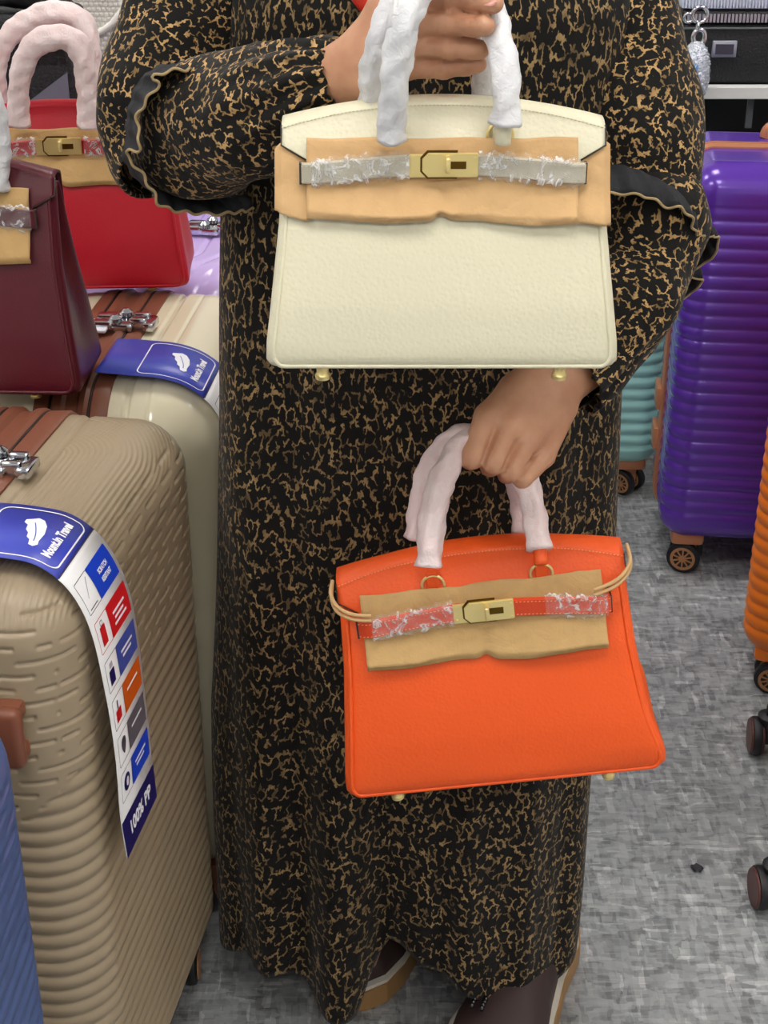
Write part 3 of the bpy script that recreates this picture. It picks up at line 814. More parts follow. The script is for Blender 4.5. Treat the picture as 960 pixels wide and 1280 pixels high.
    def film(parent, xa, xb):
        V = []; F = []; nx, nv = 90, 14; f1 = NoiseSum(seed+21, 260.0); f2 = NoiseSum(seed+22, 620.0)
        for i in range(nx+1):
            for k in range(nv+1):
                u = i/nx; q = k/nv; x = xa+(xb-xa)*u; zz = (q-0.5)*(sh+0.006)
                zz *= 1+0.10*math.sin(x*520+seed)+0.05*math.sin(x*1370)
                z = zst(x)+zz; y = yf(zst(x))-0.0128-0.0034+0.006*max(0, (abs(x)-0.095)/0.0135)**2+0.004*max(0, abs(q-0.5)*2-0.86)/0.14
                p = np.array([[x, z, seed*0.3]]); y += float(f1(p)[0])*0.0008+float(f2(p)[0])*0.0004-0.0006
                V.append(S(x, y, z))
        for i in range(nx):
            for k in range(nv):
                a = i*(nv+1)+k; F.append((a, a+nv+1, a+nv+2, a+1))
        o = mesh_obj('film', V, F, M['film'], parent); o['label'] = 'clear crinkled plastic film'
    s1 = strap_piece(-0.1085, -0.020); s2 = strap_piece(0.020, 0.1075)
    if wide_paper: film(s1, -0.100, -0.026); film(s2, 0.026, 0.1045)
    else: film(s1, -0.096, -0.026); film(s2, film2, 0.1045)
    if hardware:
        zc = zst(0); y0 = yf(zc)-0.0150
        def plate(nm, poly, y, th, parent):
            bm = bmesh.new(); a = [bm.verts.new(S(x, y, zc+z)) for x, z in poly]; f = bm.faces.new(a)
            r = bmesh.ops.extrude_face_region(bm, geom=[f]); vs = [e for e in r['geom'] if isinstance(e, bmesh.types.BMVert)]
            for v in vs: v.co.y -= th
            bmesh.ops.recalc_face_normals(bm, faces=bm.faces[:])
            bmesh.ops.bevel(bm, geom=[e for e in bm.edges if all(v.co.y < y*sy-th*0.9 for v in e.verts)], offset=0.0006, segments=2, affect='EDGES')
            return bm_obj(nm, bm, M['gold'], parent, smooth=True, angle=0.5)
        cl = plate('lock_plate', [(-0.026, -0.0095), (0.0255, -0.0085), (0.0255, 0.008), (-0.026, 0.008)], y0+0.0005, 0.0018, t)
        c = 0.0045
        pl = plate('turn_lock', [(-0.0165, -0.0085+c), (-0.0165+c, -0.0085), (0.0245, -0.0085), (0.0255, -0.0075), (0.0255, 0.0085), (0.0245, 0.0095), (-0.0165+c, 0.0095), (-0.0165, 0.0095-c)], y0-0.0016, 0.0022, t)
        # rim behind the octagon, slot and knob
        plate('lock_rim', [(-0.018, -0.0085+c-0.0008), (-0.0165+c-0.0008, -0.0102), (0.010, -0.0102), (0.010, 0.0112), (-0.0165+c-0.0008, 0.0112), (-0.018, 0.0095-c+0.0008)], y0-0.0008, 0.0012, t).data.materials[0] = M['gold_dark']
        ys = y0-0.0039
        box('slot', S(0.003, ys-0.0002, zc-0.0022), S(0.0165, ys+0.0006, zc+0.0034), M['gold_dark'], pl, 0.0001)
        bm = bmesh.new(); add_box(bm, S(0.0005, ys-0.0085, zc-0.0040), S(0.0045, ys, zc+0.0078), 0.0015, 3)
        bm_obj('knob', bm, M['gold'], pl, smooth=True, angle=0.6)
        for x in (-0.0232, 0.0232):
            for z in (-0.006, 0.006):
                bm = bmesh.new(); add_lathe(bm, [(0.0009, 0), (0.0009, 0.0012)], 8, Matrix.Translation(S(x, y0-0.0010 if x < 0 else y0-0.0034, zc+z)) @ Matrix.Rotation(PI/2, 4, 'X'))
                bm_obj('rivet', bm, M['gold'], pl if x > 0 else cl, smooth=True, angle=0.6)
    if cords:
        for s in (-1, 1):
            for d in (0.0, 0.0045):
                if s < 0: pts = [(-0.095, -0.046, 0.158+d), (-0.112, -0.045, 0.161+d), (-0.1235, -0.040, 0.1665+d*1.2), (-0.1275, -0.030, 0.174+d), (-0.1265, -0.012, 0.180)]
                else: pts = [(0.093, -0.046, 0.160+d), (0.108, -0.045, 0.164+d), (0.119, -0.041, 0.169+d), (0.1268, -0.030, 0.175+d), (0.1268, -0.010, 0.184)]
                tube('tissue_cord', [S(*p) for p in pts], 0.0018, M['paper'], t, n=8, smooth_n=6)
    # ---- handles: leather core, plastic wrap on it
    for hi, path in enumerate(handle_paths):
        loc_path = catmull([Minv @ Vector(p) for p in path], 10)
        h = tube('handle', loc_path, 0.0062, leather_m, t, n=10)
        a, b = (wrap_spans[hi] if wrap_spans else (0.03, 0.97))
        N = len(loc_path); sub = loc_path[int(a*N):max(int(b*N), 2)]
        # resample finely so the wrap can wrinkle
        L = [0.0]
        for p, q in zip(sub, sub[1:]): L.append(L[-1]+(q-p).length)
        m = int(L[-1]/0.003); fine = []
        for i in range(m+1):
            s = L[-1]*i/m; j = min(max(int(np.searchsorted(L, s))-1, 0), len(sub)-2); f = (s-L[j])/max(L[j+1]-L[j], 1e-9)
            fine.append(sub[j].lerp(sub[j+1], f))
        ph = seed*1.7+hi
        def rad(f, th):
            s = f*L[-1]
            w = 0.0007*math.sin(s*150+2*th+ph)+0.0006*math.sin(s*310-3*th+ph*2)+0.0011*math.sin(3*th+s*35+ph)+0.0007*math.sin(5*th-s*22+ph*3)+0.0004*abs(math.sin(s*420+2*math.sin(th+ph)))
            e = 0.0018*math.exp(-(min(f, 1-f)*L[-1]/0.006)**2)
            return wrap_r*(1+0.10*math.cos(2*th+s*40))+w+e
        v, fc, uv = sweep(fine, rad, 22)
        mesh_obj('plastic_wrap', v, fc, wrap_m, h)['label'] = 'white plastic sheeting wound round the handle'
        # leather tab and ring at each foot of the handle, tucked behind the tissue paper
        if hi == 0 and tab:
            for p in (loc_path[0], loc_path[-1]):
                n = 24; rr = 0.0095*sx; cz = 0.1725*sz; cy = (yf(0.1725)-0.0042)*sy
                ring = [Vector((p.x+rr*math.cos(2*PI*i/n), cy, cz+rr*math.sin(2*PI*i/n))) for i in range(n)]
                tube('handle_ring', ring, 0.0015, M['gold'], t, n=8, closed=True)
                box('handle_tab', (p.x-0.0055, cy-0.0012, cz-0.012), (p.x+0.0055, cy+0.0012, cz+0.014), leather_m, t, 0.0008)
    return t

M['strap_grey'] = leather('strap_grey', '#bdb7a4', 0.4)
M['gold_dark'] = plain('gold_shadow', '#6f5420', 0.35, 1.0)

bag_cream = handbag('handbag', 'cream leather handbag held up high in front of the person', (0.0455, 1.20, 0.948), (0, 0, 0), 1.005, 1.0, 1.015, M['leather_cream'], M['thread'],
    [[at(489, 170, 1.150), at(492, 130, 1.140), at(499, 65, 1.130), at(510, 12, 1.132), at(540, -32, 1.155), at(582, -34, 1.180), at(610, 5, 1.187), at(626, 52, 1.166), at(633, 105, 1.150), at(628, 180, 1.150)],
     [at(466, 150, 1.225), at(468, 95, 1.192), at(480, 40, 1.175), at(500, -8, 1.180), at(545, -50, 1.19), at(590, -40, 1.21), at(612, 20, 1.225), at(608, 85, 1.226), at(604, 135, 1.228)]],
    M['wrap_white'], wide_paper=True, seed=1, wrap_spans=[(0.0, 0.965), (0.0, 1.0)], wrap_r=0.0103)
bag_orange = handbag('handbag', 'bright orange leather handbag hanging from the lower hand', (0.112, 1.245, 0.5125), (0, -R_(7.0), 0), 1.07, 1.05, 1.145, M['leather_orange'], M['thread_orange'],
    [[at(537, 708, 1.190), at(540, 655, 1.205), at(552, 600, 1.225), at(578, 555, 1.248), at(615, 556, 1.262), at(648, 582, 1.256), at(666, 630, 1.235), at(677, 706, 1.200)],
     [at(521, 672, 1.272), at(528, 620, 1.280), at(545, 570, 1.280), at(578, 545, 1.274), at(618, 552, 1.274), at(644, 590, 1.280), at(654, 630, 1.284), at(656, 672, 1.272)]],
    M['wrap_pink'], flare=0.007, film2=0.052, cords=True, seed=3, wrap_spans=[(0.0, 0.965), (0.0, 0.98)], wrap_r=0.0108)
def arch(cx, cy, cz, w, h, ry=0.0):
    return [(cx-w, cy, cz), (cx-w*1.02, cy-0.002, cz+h*0.45), (cx-w*0.75, cy-0.004, cz+h*0.82), (cx-w*0.3, cy-0.004, cz+h*0.985), (cx+w*0.3, cy-0.004, cz+h*0.985), (cx+w*0.75, cy-0.004, cz+h*0.82), (cx+w*1.02, cy-0.002, cz+h*0.45), (cx+w, cy, cz)]
bag_red = handbag('handbag', 'red leather handbag with tan paper, standing on cream suitcase behind burgundy bag', (-0.405, 1.945, 0.759), (0, 0, R_(3)), 1.10, 0.95, 1.155, M['leather_red'], M['leather_red'],
    [[at(22, 155, 1.885), at(24, 105, 1.88), at(40, 62, 1.875), at(70, 47, 1.875), at(95, 55, 1.875), at(108, 90, 1.88), at(112, 158, 1.885)],
     [at(-8, 140, 1.96), at(-2, 70, 1.96), at(25, 35, 1.96), at(65, 17, 1.96), at(98, 25, 1.96), at(113, 60, 1.96), at(118, 135, 1.96)]],
    M['wrap_pink'], seed=5, wrap_r=0.0135, wrap_spans=[(0.0, 1.0), (0.0, 1.0)], tab=False)
bag_burg = handbag('handbag', 'dark burgundy leather handbag standing on cream suitcase at the left edge', (-0.488, 1.592, 0.759), (0, 0, R_(-2)), 1.2, 0.85, 1.275, M['leather_burgundy'], M['leather_burgundy'],
    [[at(-150, 240, 1.565), at(-150, 160, 1.56), at(-120, 100, 1.555), at(-70, 80, 1.555), at(-20, 105, 1.555), at(-4, 160, 1.56), at(-6, 235, 1.565)],
     [at(-140, 215, 1.655), at(-140, 140, 1.655), at(-115, 85, 1.655), at(-75, 65, 1.655), at(-35, 90, 1.655), at(-22, 140, 1.655), at(-24, 210, 1.655)]],
    M['wrap_white'], seed=8, wrap_r=0.0125, wrap_spans=[(0.0, 1.0), (0.0, 1.0)], tab=False)

# ------------------------------------------------------------------ the person
def seg_d(P, a, b, ra, rb):
    """signed distance to a tapered capsule"""
    a = np.array(a, np.float32); b = np.array(b, np.float32); ab = b-a; l2 = max(float(ab @ ab), 1e-10)
    pa = P-a; t = np.clip((pa @ ab)/l2, 0, 1)
    return np.linalg.norm(pa-t[..., None]*ab, axis=-1)-(ra+(rb-ra)*t)
def ell_d(P, c, r):
    q = (P-np.array(c, np.float32))/np.array(r, np.float32); k = np.linalg.norm(q, axis=-1)
    return (k-1)*min(r)
def smin(a, b, k):
    h = np.clip(0.5+0.5*(b-a)/k, 0, 1); return b+(a-b)*h-k*h*(1-h)
def smin_all(L, k):
    r = L[0]
    for x in L[1:]: r = smin(r, x, k)
    return r
def surface_nets(fn, lo, hi, h):
    lo = np.array(lo, np.float32); n = np.ceil((np.array(hi)-lo)/h).astype(int)+1
    ax = [lo[i]+h*np.arange(n[i], dtype=np.float32) for i in range(3)]
    G = np.stack(np.meshgrid(*ax, indexing='ij'), -1)
    D = fn(G).astype(np.float32); S = D < 0
    c = np.zeros(tuple(n-1), np.int16)
    offs = [(i, j, k) for i in (0, 1) for j in (0, 1) for k in (0, 1)]
    sl = lambda o: tuple(slice(o[d], n[d]-1+o[d]) for d in range(3))
    for o in offs: c += S[sl(o)]
    act = np.argwhere((c > 0) & (c < 8)); idx = -np.ones(tuple(n-1), np.int64); idx[tuple(act.T)] = np.arange(len(act))
    acc = np.zeros((len(act), 3)); cnt = np.zeros(len(act))
    for i, o in enumerate(offs):
        for p in offs[i+1:]:
            if sum(abs(o[d]-p[d]) for d in range(3)) != 1: continue
            da = D[tuple((act+o).T)]; db = D[tuple((act+p).T)]; m = (da < 0) != (db < 0)
            t = np.where(m, da/np.where(da-db == 0, 1, da-db), 0)
            pt = np.array(o)+t[:, None]*(np.array(p)-np.array(o)); acc[m] += pt[m]; cnt[m] += 1
    V = lo+h*(act+acc/np.maximum(cnt, 1)[:, None])
    F = []
    for d in range(3):
        e = [0, 0, 0]; e[d] = 1; u, v = [(1, 2), (2, 0), (0, 1)][d]
        a = S[tuple(slice(0, n[i]-1) for i in range(3))]; b = S[tuple(slice(e[i], n[i]-1+e[i]) for i in range(3))]
        ed = np.argwhere(a != b); ed = ed[(ed[:, u] > 0) & (ed[:, v] > 0)]
        def cell(du, dv):
            q = ed.copy(); q[:, u] -= du; q[:, v] -= dv; return idx[tuple(q.T)]
        Q = np.stack([cell(0, 0), cell(1, 0), cell(1, 1), cell(0, 1)], 1)
        ok = (Q >= 0).all(1); Q = Q[ok]; inside = a[tuple(ed.T)][ok]
        Q[~inside] = Q[~inside][:, ::-1]; F.append(Q)
    return V, np.concatenate(F)

A = lambda u, v, Y: tuple(at(u, v, Y))
# right hand (left in the photo): back of the hand to the viewer, fingers through the handles
def right_hand(P):
    wr = A(447, 88, 1.245); fo = A(400, 106, 1.268)
    mcp = [A(524, 0, 1.205), A(520, 30, 1.197), A(513, 58, 1.200), A(503, 84, 1.208)]
    palm = [seg_d(P, fo, wr, 0.0215, 0.0215), seg_d(P, A(418, 92, 1.262), A(452, 70, 1.243), 0.020, 0.020), seg_d(P, A(425, 118, 1.258), A(455, 100, 1.243), 0.019, 0.019)]
    st = [A(463, 58, 1.238), A(462, 75, 1.235), A(460, 92, 1.238), A(458, 108, 1.243)]
    for a, m, r in zip(st, mcp, (0.0115, 0.0115, 0.011, 0.0105)): palm.append(seg_d(P, a, m, 0.0145, r))
    palm.append(seg_d(P, st[1], A(515, 45, 1.208), 0.012, 0.010))
    palm.append(seg_d(P, A(456, 62, 1.25), A(480, 10, 1.235), 0.015, 0.014))
    pd = smin_all(palm, 0.012)
    pip = [A(572, -2, 1.188), A(566, 29, 1.181), A(562, 59, 1.186), A(554, 84, 1.195)]
    dip = [A(599, 2, 1.172), A(590, 32, 1.168), A(585, 61, 1.181), A(582, 82, 1.191)]
    tip = [A(617, 4, 1.160), A(606, 32, 1.160), A(600, 62, 1.180), A(598, 80, 1.188)]
    rs = [(0.0100, 0.0092, 0.0084, 0.0076), (0.0100, 0.0094, 0.0085, 0.0077), (0.0097, 0.0090, 0.0081, 0.0073), (0.0090, 0.0082, 0.0074, 0.0066)]
    fd = None
    for m, p, q, t, r in zip(mcp, pip, dip, tip, rs):
        f = smin_all([seg_d(P, m, p, r[0], r[1]), seg_d(P, p, q, r[1], r[2]), seg_d(P, q, t, r[2], r[3]),
                      seg_d(P, p, tuple(np.array(p)+[0.0005, -0.0012, 0]), r[1]*1.03, r[1]*1.0)], 0.003)
        fd = f if fd is None else smin(fd, f, 0.0006)
    th = smin_all([seg_d(P, A(470, 45, 1.245), A(500, -5, 1.24), 0.0145, 0.0115), seg_d(P, A(500, -5, 1.24), A(535, -35, 1.225), 0.0115, 0.0095), seg_d(P, A(535, -35, 1.225), A(570, -42, 1.205), 0.0095, 0.008)], 0.005)
    r = smin(smin(pd, fd, 0.005), th, 0.006)
    for i in range(3):
        w0 = (np.array(mcp[i])*0.62+np.array(pip[i])*0.38+np.array(mcp[i+1])*0.62+np.array(pip[i+1])*0.38)/2; w1 = (np.array(dip[i])+np.array(dip[i+1]))/2
        r = r+0.0020*np.exp(-(np.maximum(seg_d(P, tuple(w0+[0, -0.008, 0]), tuple(w1+[0, -0.007, 0]), 0, 0), 0)/0.0030)**2)
    # soft creases over the knuckles
    for p, q in zip(pip, dip):
        for c, s in ((p, 0.00045), (q, 0.0003)):
            c = np.array(c, np.float32); r = r+s*np.sin((P[..., 0]-c[0])*1700)*np.exp(-(np.sum((P-c)**2, -1))/0.00012)
    return r
# left hand (right in the photo): knuckles forward, fingers closed round the orange bag's handles
def left_hand(P):
    fo = A(745, 447, 1.334); wr = A(697, 482, 1.304)
    mcp = [A(609, 520, 1.262), A(636, 535, 1.256), A(660, 551, 1.259), A(679, 570, 1.268)]
    pip = [A(590, 571, 1.237), A(617, 578, 1.234), A(638, 588, 1.236), A(654, 597, 1.243)]
    dip = [A(588, 574, 1.262), A(613, 583, 1.260), A(634, 592, 1.262), A(652, 600, 1.267)]
    tip = [A(597, 560, 1.280), A(620, 566, 1.280), A(641, 574, 1.282), A(656, 584, 1.283)]
    palm = [seg_d(P, fo, wr, 0.0225, 0.0230), seg_d(P, A(690, 465, 1.305), A(668, 500, 1.290), 0.022, 0.016)]
    st = [A(660, 476, 1.290), A(673, 486, 1.287), A(687, 498, 1.289), A(698, 512, 1.295)]
    for a, m, r in zip(st, mcp, (0.0115, 0.0118, 0.0113, 0.0105)): palm.append(seg_d(P, a, m, 0.0165, r))
    palm.append(seg_d(P, A(676, 496, 1.292), A(650, 540, 1.268), 0.018, 0.012))
    palm.append(seg_d(P, A(640, 488, 1.298), A(604, 535, 1.285), 0.014, 0.012))
    pd = smin_all(palm, 0.012)
    rs = [(0.0112, 0.0108, 0.0092, 0.008), (0.0112, 0.0104, 0.009, 0.008), (0.0108, 0.0100, 0.0088, 0.0078), (0.0102, 0.0097, 0.0085, 0.007)]
    fd = None
    for m, p, q, t, r in zip(mcp, pip, dip, tip, rs):
        f = smin_all([seg_d(P, m, p, r[0], r[1]), seg_d(P, p, q, r[1], r[2]), seg_d(P, q, t, r[2], r[3])], 0.003)
        fd = f if fd is None else smin(fd, f, 0.0005)
    th = smin_all([seg_d(P, A(648, 492, 1.298), A(612, 528, 1.296), 0.0145, 0.0115), seg_d(P, A(612, 528, 1.296), A(604, 552, 1.290), 0.0115, 0.0095), seg_d(P, A(604, 552, 1.290), A(620, 566, 1.292), 0.0095, 0.008)], 0.005)
    r = smin(smin(pd, fd, 0.0042), th, 0.005)
    for i in range(3):                                             # grooves between the fingers
        w0 = (np.array(mcp[i])*0.75+np.array(pip[i])*0.25+np.array(mcp[i+1])*0.75+np.array(pip[i+1])*0.25)/2; w1 = (np.array(pip[i])+np.array(pip[i+1]))/2
        r = r+0.0028*np.exp(-(np.maximum(seg_d(P, tuple(w0+[0, -0.0085, 0.004]), tuple(w1+[0, -0.0085, 0]), 0, 0), 0)/0.0021)**2)
    for a, m in zip(st, mcp):                                     # faint tendons
        mid = (np.array(a)*0.5+np.array(m)*0.5); r = r-0.0006*np.exp(-np.maximum(seg_d(P, tuple(mid), m, 0.0, 0.0), 0)**2/0.00003)
    return r

ELB_R, ELB_L = A(190, 165, 1.43), A(812, 262, 1.43)
def body(P):
    L = [seg_d(P, (0.035, 1.52, 0.82), (0.04, 1.51, 1.02), 0.125, 0.105), seg_d(P, (0.04, 1.51, 1.02), (0.042, 1.52, 1.20), 0.105, 0.115),
         seg_d(P, (-0.09, 1.53, 1.265), (0.175, 1.53, 1.265), 0.055, 0.055), seg_d(P, (0.042, 1.53, 1.24), (0.042, 1.515, 1.40), 0.052, 0.046),
         seg_d(P, (-0.09, 1.53, 1.265), A(282, -45, 1.50), 0.044, 0.038), seg_d(P, A(282, -45, 1.50), A(230, 30, 1.475), 0.038, 0.036), seg_d(P, A(230, 30, 1.475), ELB_R, 0.036, 0.034), seg_d(P, ELB_R, A(262, 165, 1.355), 0.034, 0.034), seg_d(P, A(262, 165, 1.355), A(360, 128, 1.29), 0.034, 0.027), seg_d(P, A(360, 128, 1.29), A(400, 106, 1.268), 0.027, 0.0215),
         seg_d(P, (0.17, 1.53, 1.265), A(752, -45, 1.50), 0.044, 0.038), seg_d(P, A(752, -45, 1.50), A(778, 50, 1.475), 0.038, 0.037), seg_d(P, A(778, 50, 1.475), ELB_L, 0.037, 0.033), seg_d(P, ELB_L, A(805, 335, 1.388), 0.032, 0.031), seg_d(P, A(805, 335, 1.388), A(745, 447, 1.334), 0.031, 0.0225),
         seg_d(P, (-0.03, 1.51, 0.78), (-0.03, 1.50, 0.45), 0.082, 0.055), seg_d(P, (-0.03, 1.50, 0.45), (-0.02, 1.52, 0.11), 0.052, 0.034),
         seg_d(P, (0.11, 1.51, 0.78), (0.15, 1.50, 0.45), 0.082, 0.055), seg_d(P, (0.15, 1.50, 0.45), (0.17, 1.50, 0.11), 0.052, 0.034),
         seg_d(P, (-0.02, 1.52, 0.085), (-0.03, 1.44, 0.055), 0.032, 0.026), seg_d(P, (0.17, 1.50, 0.085), (0.155, 1.40, 0.055), 0.032, 0.028)]
    head = smin_all([ell_d(P, (0.042, 1.505, 1.505), (0.072, 0.090, 0.098)), ell_d(P, (0.042, 1.470, 1.445), (0.050, 0.058, 0.060))], 0.03)
    head = smin(head, seg_d(P, (0.042, 1.418, 1.492), (0.042, 1.398, 1.462), 0.007, 0.011), 0.012)          # nose
    head = smin(head, seg_d(P, (0.026, 1.410, 1.428), (0.058, 1.410, 1.428), 0.006, 0.006), 0.008)          # lips
    for s in (-1, 1):
        head = smin(head, seg_d(P, (0.042+s*0.014, 1.422, 1.512), (0.042+s*0.045, 1.432, 1.512), 0.006, 0.005), 0.01)   # brows
        head = smin(head, seg_d(P, (0.042+s*0.072, 1.515, 1.475), (0.042+s*0.076, 1.525, 1.505), 0.008, 0.011), 0.006)  # ears
        head = np.maximum(head, -seg_d(P, (0.042+s*0.022, 1.408, 1.497), (0.042+s*0.036, 1.411, 1.497), 0.006, 0.005))
    L.append(head)
    return smin_all(L, 0.02)

person = thing('person', 'person in a long black and tan squiggle-print gown holding a handbag in each hand', 'person', (0.04, 1.50, 0))
def rel(V): return np.asarray(V)-np.array([0.04, 1.50, 0.0])
Vs, Fs, off = [], [], 0
for fn, lo, hi, h in ((right_hand, A(370, 175, 1.30), A(650, -75, 1.14), 0.0014), (left_hand, A(560, 640, 1.38), A(815, 370, 1.20), 0.0014), (body, (-0.30, 1.30, 0.02), (0.36, 1.66, 1.64), 0.009)):
    lo_ = np.minimum(lo, hi); hi_ = np.maximum(lo, hi)
    if fn is not body: lo_ = lo_-0.005; hi_ = hi_+0.005
    V, F = surface_nets(fn, lo_, hi_, h); Vs.append(V); Fs.append(F+off); off += len(V)
mesh_obj('body', rel(np.concatenate(Vs)), np.concatenate(Fs), M['skin'], person)
for s in (-1, 1):
    bm = bmesh.new(); bmesh.ops.create_uvsphere(bm, u_segments=16, v_segments=10, radius=0.0105, matrix=Matrix.Translation((0.042+s*0.029-0.04, 1.4185-1.50, 1.497)))
    bm_obj('eye', bm, M['shoe_welt'], person, smooth=True)
def nail(c, d, s, up):
    """thin fingernail plate"""
    c = Vector(c); d = Vector(d).normalized(); up = Vector(up); up = (up-d*up.dot(d)).normalized(); sd = d.cross(up)
    V, F = [], []
    for i in range(7):
        for k in range(7):
            a = (i/6-0.5)*2; b = (k/6-0.5)*2; w = math.sqrt(max(1-(abs(a)**4), 0.05))
            V.append(c+d*a*s*1.2+sd*b*s*0.8*w+up*(0.0006-0.0016*b*b-0.0006*a*a))
    for i in range(6):
        for k in range(6): F.append((i*7+k, i*7+k+1, (i+1)*7+k+1, (i+1)*7+k))
    return mesh_obj('fingernail', rel([tuple(v) for v in V]), F, M['nail'], person)
M['nail'] = plain('nail', '#d99a90', 0.25, coat=0.4)
p_, q_ = Vector(A(606, 0, 1.160)), Vector(A(618, 2, 1.152)); nail((p_+q_)/2, q_-p_, 0.0052, (0, -0.75, 0.75))

# ---- gown body: rings round the torso and skirt
zt = [0.0, 0.36, 0.58, 0.77, 1.00, 1.17, 1.25, 1.29, 1.32, 1.345]
xl = [-0.207, -0.199, -0.184, -0.170, -0.160, -0.150, -0.135, -0.110, -0.05, -0.012]
xr = [0.240, 0.246, 0.250, 0.246, 0.235, 0.235, 0.220, 0.195, 0.13, 0.096]
df = [0.135, 0.130, 0.125, 0.115, 0.110, 0.115, 0.085, 0.07, 0.06, 0.052]
db = [0.13, 0.135, 0.135, 0.135, 0.125, 0.12, 0.10, 0.08, 0.065, 0.055]
def hem_z(x, fr):
    """height of the hem above the floor along the front"""
    if not fr: return 0.03
    pts = [(-0.22, 0.070), (-0.17, 0.090), (-0.12, 0.092), (-0.098, 0.078), (-0.080, 0.060), (-0.03, 0.056), (-0.014, 0.095), (0.008, 0.138), (0.03, 0.128), (0.07, 0.098), (0.10, 0.080), (0.13, 0.062), (0.16, 0.042), (0.20, 0.026), (0.24, 0.055)]
    return float(np.interp(x, [p[0] for p in pts], [p[1] for p in pts]))
NR, NA = 150, 260
_L, _R = interp(zt, xl, 0.5), interp(zt, xr, 0.5)
_c = [((_R-_L)/2*math.copysign(abs(math.cos(2*PI*k/NA))**0.8, math.cos(2*PI*k/NA)), 0.127*math.copysign(abs(math.sin(2*PI*k/NA))**0.8, math.sin(2*PI*k/NA))) for k in range(NA+1)]
ARC = [0.0]
for _p, _q in zip(_c, _c[1:]): ARC.append(ARC[-1]+math.dist(_p, _q))
nzg = NoiseSum(31, 14.0)
V = []; UV = []
for i in range(NR):
    f = i/(NR-1)
    for k in range(NA):
        th = 2*PI*k/NA
        c, s = math.cos(th), math.sin(th)
        z = 0.0+1.345*f
        L = interp(zt, xl, z); R = interp(zt, xr, z); cx = (L+R)/2; hx = (R-L)/2
        ex = 0.80
        x = cx+hx*math.copysign(abs(c)**ex, c); front = s < 0
        d = interp(zt, df, z) if front else interp(zt, db, z)
        hz = hem_z(x, front)*min(1, abs(s)*1.6) + (1-min(1, abs(s)*1.6))*(0.062 if x < 0 else 0.07)
        zz = hz+(1.345-hz)*f
        y = 1.49+d*math.copysign(abs(s)**ex, s)
        # hanging folds: deep near the hem, dying out at the waist
        w = max(0, 1-z/0.95)**0.8; w2 = max(0, 1-z/0.62)
        n_ = 0.0
        if front:
            g = lambda c0, wd: math.exp(-((x-c0)/wd)**2)
            n_ += 0.034*w2*g(-0.050, 0.032)-0.038*w2*g(0.004, 0.026)-0.016*w*g(-0.098, 0.020)+0.013*w*g(-0.140, 0.03)-0.010*w*g(-0.172, 0.012)+0.016*w2*g(0.12, 0.06)-0.010*w*g(0.070, 0.014)-0.008*w*g(0.205, 0.012)
            n_ += 0.006*w*math.sin(x*85+z*2.0)+0.0015*w*math.sin(x*170-z*3)
            n_ += 0.006*max(0, 1-abs(z-0.75)/0.35)*math.sin(x*62+1.0+z*4)
        else: n_ += 0.014*w*math.sin(th*9+z*1.5)
        y += math.copysign(1, s)*n_*(abs(s)**0.5); x += 0.25*n_*c
        x += 0.0022*float(nzg([[x*2, y*2, zz]])[0])*1.0; y += 0.0025*float(nzg([[x*2.2+5, y*2, zz*1.3]])[0])
        V.append((x-0.04, y-1.50, zz)); UV.append((ARC[k], zz))
F = []
for i in range(NR-1):
    for k in range(NA): F.append((i*NA+k, i*NA+(k+1) % NA, (i+1)*NA+(k+1) % NA, (i+1)*NA+k))
me_g = mesh_obj('gown', V, F, M['gown'], person, uvs=UV)
# the seam in u (back of the skirt) is out of sight; fix it so the print does not smear
ul = me_g.data.uv_layers[0].data
for p in me_g.data.polygons:
    us = [ul[l].uv[0] for l in p.loop_indices]
    if max(us)-min(us) > 0.5:
        for l in p.loop_indices:
            if ul[l].uv[0] < 0.5: ul[l].uv[0] += ARC[-1]
so = me_g.modifiers.new('cloth', 'SOLIDIFY'); so.thickness = 0.003

def sleeve(name, path, radii, seed, gather=0.0, n=64, m=14, squash=1.0, puff=0.0):
    """cloth tube with wrinkles; radii along the path; UV in metres"""
    pts = catmull(path, m); N = len(pts); nzs = NoiseSum(seed, 42.0); nz2 = NoiseSum(seed+1, 95.0)
    L = [0.0]
    for a, b in zip(pts, pts[1:]): L.append(L[-1]+(b-a).length)
    rf = np.linspace(0, 1, len(radii))
    def rad(f, th):
        r = float(np.interp(f, rf, radii))
        g = gather*max(0, (f-0.55)/0.45)
        return r*(1+g*0.10*math.sin(th*11+seed)+0.04*g*math.sin(th*23+f*8))
    v, fc, uv = sweep(pts, rad, n, cap=False)
    v = np.array([tuple(p) for p in v])
    cen = np.repeat(np.array([tuple(p) for p in pts]), n, 0); d = v-cen; d /= np.linalg.norm(d, axis=1)[:, None]+1e-9
    v = v+d*(0.0042*nzs(v)+0.0018*nz2(v))[:, None]
    r0 = float(np.mean(radii))
    UV = []
    for i in range(N):
        for k in range(n):
            UV.append((seed*0.37+r0*2*PI*k/n, L[i]))
    o = mesh_obj(name, rel(v), fc, M['sleeve'], person, uvs=UV)
    ul = o.data.uv_layers[0].data; span = r0*2*PI
    for p in o.data.polygons:
        us = [ul[l].uv[0] for l in p.loop_indices]; mx = max(us)
        if mx-min(us) > span*0.5:
            for l in p.loop_indices:
                if ul[l].uv[0] < mx-span*0.5: ul[l].uv[0] += span
    so = o.modifiers.new('cloth', 'SOLIDIFY'); so.thickness = 0.002; so.offset = 1
    return o
